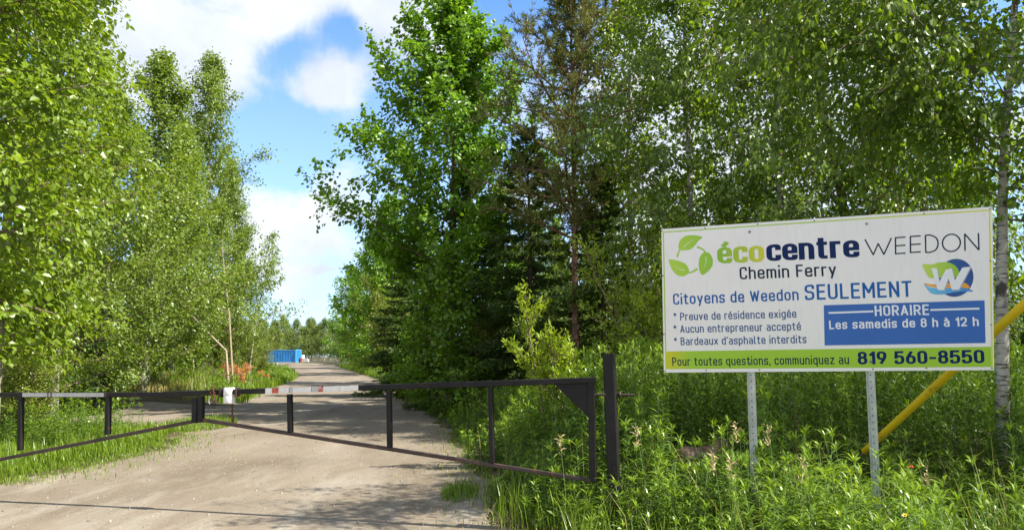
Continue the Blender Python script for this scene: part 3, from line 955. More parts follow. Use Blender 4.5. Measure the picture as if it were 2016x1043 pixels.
p = scatter(2600, -6, 9, 12.5, 24, lambda x, y: right(x, y) & (x < xr(y) + 5.5), rng)
hp = (.55 + rng.random(len(p)) * .4) * np.clip((p[:, 0] - xr(p[:, 1])) / 1.0, .3, 1)
weeds(mb, p, hp, rng, 30, .12, .022)
p = scatter(900, -30, 2, 24, 85, lambda x, y: right(x, y) & (x < xr(y) + 3.5), rng)
weeds(mb, p, .4 + rng.random(len(p)) * .5, rng, 16, .28, .06)
tag(mb.build('weeds', [M_WEED, M_WSTEM, M_WEEDTIP_LIT]), 'tall leafy green weeds filling the verge around the sign and gate post', 'weeds', None, 'stuff')

mb = MB()
p = scatter(900, -16, -5.6, 13.0, 17.5, lambda x, y: (x < xl(y) - .9 - wobble(y)) & ((x < -8.3) | (y < 15)), rng)
weeds(mb, p, .35 + rng.random(len(p)) * .45, rng, 30, .10, .022)
p = scatter(700, -26, -9, 28, 60, lambda x, y: (x < xl(y) - .3) & (x > xl(y) - 5), rng)
weeds(mb, p, .35 + rng.random(len(p)) * .5, rng, 18, .22, .05)
tag(mb.build('weeds', [M_WEED, M_WSTEM, M_WEEDTIP_LIT]), 'patch of leafy weeds behind the left gate leaf and along the left roadside', 'weeds', None, 'stuff')

mb = MB()
lft = lambda x, y: (x < xl(y) - .05 + wobble(y) * .8)
p = scatter(30000, -13, -4.8, 7.4, 15.3, lft, rng)
blades(mb, p, rng.uniform(.10, .30, len(p)) * np.clip((xl(p[:, 1]) - p[:, 0]) / .5, .35, 1.2), rng)
p = scatter(9000, -16, -7, 15, 17.5, lambda x, y: lft(x, y) & (x < xl(y) - .3), rng)
blades(mb, p, rng.uniform(.12, .35, len(p)), rng, .009)
g1 = G(395, 835)
p = scatter(2600, g1.x - 1.6, g1.x + 1.4, g1.y - 2.2, g1.y + 3.2, lambda x, y: ((x - g1.x + (y - g1.y) * .2) / .85) ** 2 + ((y - g1.y) / 2.0) ** 2 < 1, rng)
blades(mb, p, rng.uniform(.05, .18, len(p)), rng, .006)
g2 = G(905, 975)
p = scatter(420, g2.x - .35, g2.x + .4, g2.y - .5, g2.y + .5, lambda x, y: ((x - g2.x) / .22) ** 2 + ((y - g2.y) / .45) ** 2 < 1, rng)
blades(mb, p, rng.uniform(.06, .2, len(p)), rng, .005)
p = scatter(26000, -30, -6, 27, 75, lambda x, y: (x < xl(y) + .2 + wobble(y)) & (x > xl(y) - 5.5), rng)
blades(mb, p, rng.uniform(.25, .7, len(p)), rng, .018)
p = scatter(20000, -34, -2, 22, 100, lambda x, y: (x > xr(y) - .1 + wobble(y)) & (x < xr(y) + 2.6), rng)
blades(mb, p, rng.uniform(.25, .7, len(p)), rng, .018)
p = scatter(7000, -2, 6, 3.2, 9, lambda x, y: (x > xr(y) - .05 + wobble(y)) & (x < .8 * y + .6), rng)
blades(mb, p, rng.uniform(.15, .55, len(p)), rng, .0045)
yy = rng.uniform(7.3, 16, 2600)
sd_ = rng.random(2600) < .6
xx = np.where(sd_, xl(yy) + rng.exponential(.28, 2600), xr(yy) + .15 - rng.exponential(.22, 2600))
blades(mb, np.stack([xx, yy], 1), rng.uniform(.03, .13, 2600), rng, .005)
tag(mb.build('grass', M_GRASS), 'short bright green grass along both road edges', 'grass', None, 'stuff')

mb = MB()
p = scatter(42000, -27, -9, 26.5, 46, lambda x, y: (x < xl(y) - 1.2) & (wave(x, y, .8, 1.0) > -.35), rng)
blades(mb, p, rng.uniform(.2, .55, len(p)), rng, .016)
p = scatter(700, -.9, .9, 5.6, 9.5, lambda x, y: (np.abs(x - xr(y) - .25) < .4), rng)
blades(mb, p, rng.uniform(.05, .2, len(p)), rng, .004)
yy = rng.uniform(6.6, 18, 2400)
sd_ = rng.random(2400) < .5
xx = np.where(sd_, xl(yy) + rng.normal(.1, .35, 2400), xr(yy) + rng.normal(-.05, .3, 2400))
blades(mb, np.stack([xx, yy], 1), rng.uniform(.02, .08, 2400), rng, .006)
p = scatter(420, -.8, 8, 3.6, 12, lambda x, y: right(x, y) & (x < .8 * y), rng)
blades(mb, p, rng.uniform(.45, 1.05, len(p)), rng, .0035)
tag(mb.build('dry_grass', M_DRYGRASS), 'dry straw coloured grass on the low bank left of the road', 'grass', None, 'stuff')

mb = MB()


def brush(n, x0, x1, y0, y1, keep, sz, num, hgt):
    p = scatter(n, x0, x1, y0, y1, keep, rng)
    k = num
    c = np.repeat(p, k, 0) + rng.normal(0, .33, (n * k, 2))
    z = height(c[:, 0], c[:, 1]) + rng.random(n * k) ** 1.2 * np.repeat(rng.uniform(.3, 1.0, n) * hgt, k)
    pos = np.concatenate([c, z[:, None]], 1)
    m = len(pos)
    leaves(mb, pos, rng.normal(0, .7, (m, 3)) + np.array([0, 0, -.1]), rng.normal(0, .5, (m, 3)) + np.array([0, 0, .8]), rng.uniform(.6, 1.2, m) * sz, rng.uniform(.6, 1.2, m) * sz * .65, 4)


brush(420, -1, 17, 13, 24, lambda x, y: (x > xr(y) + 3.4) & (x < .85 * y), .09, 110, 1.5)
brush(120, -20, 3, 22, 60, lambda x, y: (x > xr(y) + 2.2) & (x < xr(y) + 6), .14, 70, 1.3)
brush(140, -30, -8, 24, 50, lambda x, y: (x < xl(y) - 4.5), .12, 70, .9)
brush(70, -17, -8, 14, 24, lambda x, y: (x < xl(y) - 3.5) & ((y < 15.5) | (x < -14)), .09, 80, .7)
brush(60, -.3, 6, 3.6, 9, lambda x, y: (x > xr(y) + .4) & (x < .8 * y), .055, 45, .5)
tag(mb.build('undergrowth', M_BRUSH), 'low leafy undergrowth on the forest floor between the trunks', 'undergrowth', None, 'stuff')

# loose stones on the road
mb = MB()
M_STONE = plain('pale stone', (.22, .19, .15), .9, var=.6, scale=25)
oct_v = np.array([(1, 0, 0), (0, 1, 0), (-1, 0, 0), (0, -1, 0), (0, 0, 1), (0, 0, -.5)], float)
oct_f = np.array([(0, 1, 4), (1, 2, 4), (2, 3, 4), (3, 0, 4), (1, 0, 5), (2, 1, 5), (3, 2, 5), (0, 3, 5)])
p = scatter(9000, -7.5, 1, 6.4, 18, lambda x, y: (x < xr(y)) & (x > xl(y)), rng)
s = rng.gamma(1.1, .0034, len(p)) + .0022
V = oct_v[None] * s[:, None, None] * rng.uniform(.6, 1.3, (len(p), 6, 3))
V = V + np.concatenate([p, (height(p[:, 0], p[:, 1]) + .007)[:, None]], 1)[:, None]
mb.add(V, (oct_f[None] + (np.arange(len(p)) * 6)[:, None, None]).reshape(-1, 3))
tag(mb.build('gravel', M_STONE), 'loose small stones strewn over the dirt road', 'gravel', None, 'stuff')

# ------------------------------------------------------------------ dead wood on the left bank


def stick(name, label, cat, pix, d, r, mat, twigs=0, seed=0):
    rg = np.random.default_rng(seed)
    pts = [P(px, py, d) for px, py in pix]
    pts[-1].z = float(height(pts[-1].x, pts[-1].y)) - .05
    ref = thing(name, label, cat, tuple(pts[-1]))
    a = np.array([tuple(q) for q in pts])
    n = len(a)
    put(MB().tube(a, np.linspace(r * .35, r, n), 8), 'trunk', mat, ref, True)
    if twigs:
        for i in range(twigs):
            mb = MB()
            u = rg.random() * (n - 1.01)
            q = a[int(u)] + (a[int(u) + 1] - a[int(u)]) * (u % 1)
            dd = rg.normal(0, 1, 3) * np.array([1, .6, .8]) + np.array([0, 0, .4])
            dd /= np.linalg.norm(dd)
            l = rg.uniform(.3, 1.1)
            mb.tube(np.array([q, q + dd * l * .5, q + dd * l + np.array([0, 0, .1])]), np.array([.012, .008, .004]), 4)
            put(mb, 'branch', mat, ref, True)
    return ref


stick('dead_tree', 'bare upright dead trunk beside the orange bush', 'dead tree', [(437, 478), (442, 540), (451, 620), (461, 722)], 34.0, .055, M_DEADWOOD, 9, 1)
stick('dead_tree', 'bleached dead trunk leaning left over the brush pile', 'dead tree', [(365, 607), (400, 645), (445, 690), (452, 730)], 33.8, .065, M_DEADWOOD, 7, 2)
stick('dead_branch', 'thin arching pale dead branch left of the brush pile', 'branch', [(300, 671), (335, 673), (362, 682), (380, 706), (384, 730)], 33.0, .035, M_DEADWOOD, 3, 3)
stick('dead_tree', 'slim dead stem slanting in front of the grey green spruce', 'dead tree', [(352, 560), (372, 610), (390, 660), (404, 730)], 35.0, .05, M_TWIG, 8, 4)
bp = P(425, 712, 34.5)
bp.z = float(height(bp.x, bp.y))
pile = thing('brush_pile', 'heap of bare dark twigs below the leaning dead trunk', 'brush pile', tuple(bp))
mb = MB()
rg = np.random.default_rng(9)
for i in range(170):
    c = np.array(tuple(bp)) + rg.normal(0, 1, 3) * np.array([.75, .6, 0])
    c[2] += abs(rg.normal(0, .4))
    dd = rg.normal(0, 1, 3) * np.array([1, .8, .55])
    dd /= np.linalg.norm(dd)
    l = rg.uniform(.35, 1.0)
    mb.tube(np.array([c - dd * l / 2, c + rg.normal(0, .05, 3), c + dd * l / 2]), np.array([.014, .010, .004]), 4)
put(mb, 'twigs', M_TWIG, pile, True)

# ------------------------------------------------------------------ log in the weeds
lp0, lp1 = P(1340, 921, 8.4), P(1432, 902, 8.9)
lg = thing('fallen_log', 'short rotting log with reddish bark lying in the weeds below the sign', 'log', (lp0.x, lp0.y, 0))
a0, a1 = np.array(tuple(lp0)), np.array(tuple(lp1))
a0[2], a1[2] = .46, .50
a = np.array([a0 + (a1 - a0) * u + np.array([0, 0, .02 * math.sin(u * 9)]) for u in np.linspace(0, 1, 8)])
put(MB().tube(a, .10 + .012 * np.sin(np.arange(8) * 2.2), 14), 'bark', plain('rotting bark', (.34, .20, .14), .95, var=.55, scale=9, bump=.8, rust=((.50, .40, .32), 5, .55)), lg, True)
# the heap of earth the log lies on
mb = MB()
c = (a0 + a1) / 2
prof_m = [(.62, -.06), (.52, .10), (.36, .24), (.16, .325), (.001, .335)]
mb.lathe((c[0], c[1], float(height(c[0], c[1]))), prof_m, 22)
tag(mb.build('soil_mound', MATS['forest soil'], None, True), 'low dark mound of earth under the fallen log', 'mound')

# ------------------------------------------------------------------ the gate
M_BLACK = plain('black gate paint', (.015, .0145, .014), .5, var=.35, scale=5, spec=.2, rust=((.065, .028, .015), 9, .62))
M_RUSTY = plain('rusty black steel', (.045, .028, .022), .6, var=.4, scale=6, rust=((.11, .045, .025), 8, .56))
M_TAPE = plain('white reflective tape', (.66, .65, .62), .45, var=.12, scale=18, rust=((.14, .13, .12), 9, .64))
M_RED = plain('red reflective tape', (.42, .07, .035), .45, var=.4, scale=30, rust=((.45, .42, .38), 22, .55))
M_GREYTAPE = plain('worn grey tape', (.40, .41, .40), .45, var=.15, scale=12)
M_CHAIN = plain('rusty chain', (.14, .065, .035), .6, .6, var=.5, scale=40)
M_STEEL = plain('zinc steel', (.50, .50, .48), .4, .7)
M_PVC = plain('white plastic pipe', (.80, .79, .75), .35, var=.04, scale=10, rust=((.5, .47, .4), 14, .72))

gp0, gp1 = P(1165, 760, 6.95), P(395, 790, 8.08)
gdir = (gp1 - gp0)
gdir.z = 0
gdir.normalize()
gn = Vector((0, 0, 1)).cross(gdir)                       # towards the camera
if gn.y > 0:
    gn = -gn
lp = P(0, 790, 8.78)
ldir = lp - gp1
ldir.z = 0
ldir.normalize()
ln_ = Vector((0, 0, 1)).cross(ldir)
if ln_.y > 0:
    ln_ = -ln_


def R_(px, py, off=0):
    return on_plane(px, py, gp0, gn) + gn * off


def L_(px, py, off=0):
    return on_plane(px, py, gp1, ln_) + ln_ * off


def leafbase(q):
    return (q.x, q.y, float(height(q.x, q.y)))


gate_r = thing('gate_leaf', 'right black steel gate leaf with a corner gusset plate beside the hinge post', 'gate', leafbase(gp0))
rail = put(MB().bar(R_(1173, 747.8), R_(323, 775.3, .004), .052, .054, gn), 'top_rail', M_BLACK, gate_r)
put(MB().bar(R_(1166, 945), R_(398, 826), .034, .036, gn), 'bottom_rail', M_RUSTY, gate_r)
for px, y0, y1, wd in ((571, 772, 851, .051), (766.5, 765, 880, .049), (966.5, 758, 911, .047), (1165, 751.5, 947, .062)):
    put(MB().bar(R_(px - .5, y0 + 3.5), R_(px + 1.5 * (px > 900) + 1, y1), .044, wd, gn), 'bar', M_BLACK, gate_r)
put(MB().bar(R_(396, 779), R_(396, 831), .05, .062, gn), 'end_bar', M_BLACK, gate_r)
put(MB().prism([R_(1092, 756, .008), R_(1159, 754, .008), R_(1160, 822, .008)], -gn * .012), 'gusset_plate', M_BLACK, gate_r)
mb = MB()
cy = lambda px: 775.3 + (px - 323) * (747.8 - 775.3) / 850


def tape(x0, x1, mat, fn=None, h=5.2, off=.0315):
    a, b = (fn or (lambda px, dy, o: R_(px, cy(px) + dy, o))), None
    mb.prism([a(x0, h, off), a(x1, h, off), a(x1, -h, off), a(x0, -h, off)], gn * .0015, mat)


for x0, x1, m_ in ((526, 539, 0), (539, 552, 1), (552, 572, 0), (573, 580, 2), (580, 616, 0), (617, 630, 2), (630, 640, 1), (640, 672, 0), (672.5, 708, 0)):
    tape(x0, x1, m_)
put(mb, 'reflective_tape', [M_TAPE, M_RED, M_GREYTAPE], rail)
mb = MB()
for px in (437, 468):
    q = R_(px, cy(px), 0)
    mb.bar(q + Vector((0, 0, .045)), q - Vector((0, 0, .05)), .075, .018, gn)
put(mb, 'latch_plate', M_RUSTY, gate_r)
# hinge pin between leaf and post
put(MB().tube([R_(1170, 777, 0), R_(1193, 776.5, .0)], .013, 10), 'hinge_pin', M_RUSTY, gate_r, True)

gate_l = thing('gate_leaf', 'left black steel gate leaf with a worn grey taped top rail', 'gate', leafbase(gp1))
raill = put(MB().bar(L_(330, 776.3), L_(-330, 777.5), .05, .053, ln_), 'top_rail', M_BLACK, gate_l)
put(MB().bar(L_(380, 829), L_(-330, 969), .034, .038, ln_), 'bottom_rail', M_RUSTY, gate_l)
put(MB().bar(L_(385, 783), L_(384, 832), .05, .062, ln_), 'end_bar', M_BLACK, gate_l)
for px, y0, y1 in ((213.5, 779, 855), (41.5, 779, 886), (-150, 779, 925), (-322, 779, 962)):
    put(MB().bar(L_(px + .5, y0), L_(px - 1.5, y1), .05, .056, ln_), 'bar', M_BLACK, gate_l)
mb = MB()
fl = lambda px, dy, o: L_(px, 776.6 + dy, o)
for x0, x1, m_ in ((48, 97, 0), (97, 99, 1), (99.5, 103, 0), (103, 105.5, 1), (106, 208, 0), (208.5, 213, 1)):
    tape(x0, x1, m_, fl, 3.9, .0255)
put(mb, 'reflective_tape', [M_GREYTAPE, M_RUSTY], raill)

# hinge post
pt = P(1199, 696, 6.95)
pb = P(1213, 1020, 6.95)
pb.z = float(height(pb.x, pb.y)) - .1
post = thing('gate_post', 'square black steel hinge post standing in the weeds at the right end of the gate', 'post', (pb.x, pb.y, pb.z + .1))
put(MB().bar(pb, pt, .103, .106, gn), 'post', M_BLACK, post)
capc = pt + Vector((0, 0, .004))
put(MB().bar(capc, capc + Vector((0, 0, .008)), .111, .114, gn), 'cap', M_BLACK, post)
q = P(1214, 777, 6.95)
put(MB().tube([q - gdir * -.02, q - gdir * .16], .012, 8).lathe(tuple(q - gdir * .02), [(.001, 0), (.028, 0), (.028, .02), (.001, .02)], 10, tuple(-gdir)), 'hinge_bolt', M_RUSTY, post, True)

# lock cover: two plastic pipe sleeves over the latch
lc = R_(452, 777.5, .0)
cov = thing('lock_cover', 'white plastic pipe cover fitted over the gate latch', 'lock cover', tuple(lc - Vector((0, 0, .1))))
mb = MB()
mb.lathe(tuple(lc), [(.0, .077), (.054, .077), (.0605, .070), (.0615, 0.002), (.057, -.003), (.050, -.003)], 28)
put(mb, 'cap', M_PVC, cov, True)
mb = MB()
mb.lathe(tuple(lc), [(.050, -.004), (.0585, -.004), (.0595, -.012), (.0595, -.076), (.056, -.081), (.0, -.081)], 28)
put(mb, 'sleeve', M_PVC, cov, True)


def chain(mb, pts, n, r=.0035, ln=.030, wd=.012, mat=0):
    """Interlocked oval links along a polyline."""
    pts = np.array([tuple(q) for q in pts])
    seg = np.linalg.norm(np.diff(pts, axis=0), axis=1)
    cum = np.concatenate([[0], np.cumsum(seg)])
    for i in range(n):
        s = cum[-1] * (i + .5) / n
        c = np.array([np.interp(s, cum, pts[:, k]) for k in range(3)])
        k = min(len(seg) - 1, int(np.searchsorted(cum, s) - 1))
        t = (pts[k + 1] - pts[k]) / seg[k]
        u = np.cross(t, np.array((0, -1., .1)) if i % 2 else np.array((1., .1, 0)))
        u /= np.linalg.norm(u)
        a = np.linspace(0, 2 * np.pi, 13)
        loop = np.array([c + t * math.cos(x) * ln * .62 + u * math.sin(x) * wd for x in a])
        mb.tube(loop, r, 5, mat, False)


hc = R_(457.5, 793, .0)
hang = thing('hanging_chain', 'short rusty chain with a pin hanging below the white lock cover', 'chain', tuple(hc))
mb = MB()
chain(mb, [R_(457, 793), R_(457.5, 819)], 6)
put(mb, 'chain', M_CHAIN, hang, True)
mb = MB()
pc = R_(458, 824)
mb.lathe(tuple(pc), [(.0, .034), (.010, .034), (.012, .030), (.012, -.022), (.007, -.026), (.007, -.075), (.0, -.080)], 10)
put(mb, 'pin', M_CHAIN, hang, True)
wc = thing('wrapped_chain', 'rusty chain looped round the gate rails left of the white lock cover', 'chain', tuple(R_(424, 772, .05)))
mb = MB()
chain(mb, [R_(432, 763, .042), R_(424, 764, .044), R_(420, 770, .044), R_(421, 777, .044), R_(418, 784, .03), R_(423, 789, .03)], 9)
chain(mb, [R_(426, 768, .048), R_(427, 776, .046), R_(428, 786, .04)], 5)
put(mb, 'chain', M_CHAIN, wc, True)
mb = MB()
a = np.linspace(0, 2 * np.pi, 15)
cc = np.array(tuple(R_(426, 796, .04)))
gd = np.array(tuple(gdir))
mb.tube(np.array([cc + np.array([0, 0, 1]) * math.cos(x) * .04 + gd * math.sin(x) * .017 for x in a]), .0045, 6, 0, False)
put(mb, 'snap_hook', M_RUSTY, wc, True)
put(MB().tube([R_(421, 778, .05), R_(416, 790, .045), R_(419, 794, .045)], .008, 8), 'padlock_shackle', M_STEEL, wc, True)

# ------------------------------------------------------------------ the sign
yaw, tilt = math.radians(-19), math.radians(5)
e = Vector((math.cos(yaw), math.sin(yaw), 0))
upv = Vector((0, 0, 1))
sn = e.cross(upv).normalized()
if sn.y > 0:
    sn = -sn
upv = (upv * math.cos(tilt) + sn * math.sin(tilt)).normalized()
sn = (sn * math.cos(tilt) - Vector((0, 0, 1)) * math.sin(tilt)).normalized()
so = Vector((2.431, 6.06, 2.05))


def S(px, py, off=0.0):
    return on_plane(px, py, so, sn) + sn * off


def Z5(x, y):
    return 1280 + x / 2.897, 390 + y / 2.897


def Z6(x, y):
    return 1620 + x / 2.897, 390 + y / 2.897


M_SIGN = plain('white sign sheet', (.87, .855, .82), .36, var=.025, scale=1.6)
def grime(m):
    t = m.node_tree
    b = next(n for n in t.nodes if n.type == 'BSDF_PRINCIPLED')
    src = b.inputs['Base Color'].links[0].from_socket
    co = t.nodes.new('ShaderNodeTexCoord')
    mp = t.nodes.new('ShaderNodeMapping')
    mp.inputs['Scale'].default_value = (9, 9, .8)
    nz = t.nodes.new('ShaderNodeTexNoise')
    nz.inputs['Detail'].default_value = 6
    mr = t.nodes.new('ShaderNodeMapRange')
    mr.inputs[1].default_value, mr.inputs[2].default_value, mr.inputs[4].default_value =   .5, .8, .16
    mx = t.nodes.new('ShaderNodeMix')
    mx.data_type = 'RGBA'
    mx.inputs[7].default_value = (.50, .48, .42, 1)
    t.links.new(co.outputs['Object'], mp.inputs[0])
    t.links.new(mp.outputs[0], nz.inputs['Vector'])
    t.links.new(nz.outputs['Fac'], mr.inputs[0])
    t.links.new(mr.outputs[0], mx.inputs[0])
    t.links.new(src, mx.inputs[6])
    t.links.new(mx.outputs[2], b.inputs['Base Color'])


grime(M_SIGN)
M_GALV = plain('galvanised steel', (.42, .45, .41), .5, .55, var=.15, scale=14)
M_HOLE = plain('dark hole', (.015, .015, .015), .9)
M_NAVY = plain('navy lettering', (0.0070, 0.0245, 0.1015), .5, var=.05, spec=.15)
M_INK = plain('dark slate lettering', (0.0154, 0.0315, 0.0595), .5, var=.05, spec=.15)
M_BLUEINK = plain('blue lettering', (.018, .125, .40), .5, var=.05, spec=.15)
M_MIDINK = plain('slate blue lettering', (.045, .11, .27), .5, var=.05, spec=.15)
M_BOXBLUE = plain('blue panel ink', (.025, .135, .46), .35, var=.06, scale=2)
M_WHITEINK = plain('white lettering', (.82, .84, .86), .4, var=.02)
M_SCREW = plain('grey screw', (.22, .23, .23), .45, .6)


def gradient(name, c1, c2, x0, x1):
    t, m = nmat(name)
    co = t.n('ShaderNodeTexCoord').outputs['Object']
    s = t.n('ShaderNodeVectorMath', {0: co, 1: tuple(e)}, operation='DOT_PRODUCT').outputs['Value']
    f = t.n('ShaderNodeMapRange', {'Value': s, 'From Min': x0, 'From Max': x1}).outputs[0]
    b = t.n('ShaderNodeBsdfPrincipled', {'Base Color': t.mix(f, c1, c2), 'Roughness': .38})
    t.n('ShaderNodeOutputMaterial', {0: b.outputs[0]})
    return m


bc = (S(1303, 733) + S(1957, 728)) / 2
sign = thing('roadside_sign', 'large white ecocentre notice board with green and blue lettering on two steel posts', 'sign', (bc.x, bc.y, 0))
sx = lambda px, py: (S(px, py) - Vector((bc.x, bc.y, 0))).dot(e)
M_BAND = gradient('lime band ink', (.62, .60, .012), (.34, .58, .030), sx(1311, 710), sx(1360, 710))
M_ECO = gradient('green to yellow ink', (.24, .50, .020), (.62, .62, .02), sx(1420, 500), sx(1506, 500))
M_LEAF = gradient('leaf emblem ink', (.44, .66, .06), (.28, .55, .03), sx(1318, 500), sx(1404, 500))
M_LINE = gradient('border line ink', (.38, .62, .05), (.70, .70, .05), sx(1600, 450), sx(1948, 450))

TL, TR, BR, BL = (1302, 451), (1954, 407), (1957, 728), (1307, 733)
mb = MB()
mb.prism([S(*BL), S(*BR), S(*TR), S(*TL)], -sn * .012)
for (x, y) in [Z5(68, 187), Z5(313, 170), Z5(613, 148), Z5(936, 128), Z5(72, 442), Z5(78, 775), Z5(84, 985), Z5(320, 980), Z5(623, 978), Z6(577, 86), Z6(955, 60), Z6(955, 358), Z6(960, 720), Z6(965, 967), Z6(590, 968), Z6(285, 974)]:
    mb.lathe(tuple(S(x, y)), [(.0065, 0), (.0055, .003), (.0, .004)], 10, tuple(sn), 1)
for (x, y, r) in [(*Z5(567, 192), .0105), (*Z6(250, 145), .0105), (*Z5(573, 938), .012), (*Z6(274, 931), .012)]:
    mb.lathe(tuple(S(x, y)), [(r, 0), (r, .003), (r * .6, .006), (0, .007)], 14, tuple(sn), 1)
panel = put(mb, 'panel', [M_SIGN, M_SCREW], sign)


def poly(mb, pts, off=.002, mat=0):
    pts = [S(x, y, off * .5) for x, y in pts]
    mb.add([tuple(q) for q in pts], [tuple(range(len(pts)))], mat)


def stroke(mb, pts, wpx, off=.002, mat=0, closed=False, taper=None):
    """A flat line of width wpx photograph pixels through the points."""
    a = np.array([tuple(S(x, y, off * .45)) for x, y in pts])
    wd = wpx * 6.05 / F / 2
    n_ = np.array(tuple(sn))
    m = len(a)
    V = []
    for i in range(m):
        t = (a[(i + 1) % m] - a[i - 1]) if closed else (a[min(m - 1, i + 1)] - a[max(0, i - 1)])
        t /= np.linalg.norm(t)
        s = np.cross(n_, t)
        k = 1.0 if taper is None else lerp(taper[0], taper[1], i / (m - 1))
        V += [a[i] - s * wd * k, a[i] + s * wd * k]
    q = [(2 * i, 2 * ((i + 1) % m), 2 * ((i + 1) % m) + 1, 2 * i + 1) for i in range(m if closed else m - 1)]
    mb.add(V, q, mat)


def curve_pts(ctrl, n=8, closed=False):
    """Catmull-Rom through control points."""
    c = np.array(ctrl, float)
    m = len(c)
    out = []
    for i in range(m if closed else m - 1):
        p0, p1, p2, p3 = ((c[(i - 1) % m], c[i], c[(i + 1) % m], c[(i + 2) % m]) if closed else (c[max(0, i - 1)], c[i], c[i + 1], c[min(m - 1, i + 2)]))
        for k in range(n):
            t = k / n
            out.append(.5 * ((2 * p1) + (-p0 + p2) * t + (2 * p0 - 5 * p1 + 4 * p2 - p3) * t * t + (-p0 + 3 * p1 - 3 * p2 + p3) * t ** 3))
    if not closed:
        out.append(c[-1])
    return [tuple(q) for q in out]


# border line, band and schedule box
mb = MB()
for a_, b_ in ((Z5(76, 194), Z6(950, 69)), (Z6(950, 66), Z6(966, 962)), (Z5(75, 194), Z5(91, 975))):
    stroke(mb, [a_, b_], 2.4, .0015)
put(mb, 'border_line', M_LINE, panel)
mb = MB()
poly(mb, [Z5(94, 974), Z6(962, 961), Z6(958, 846), Z5(90, 873)], .002)
put(mb, 'lime_band', M_BAND, panel)
mb = MB()
poly(mb, [Z6(10, 839), Z6(928, 825), Z6(922, 582), Z6(5, 610)], .002)
box = put(mb, 'schedule_box', M_BOXBLUE, panel)


X_ = .72


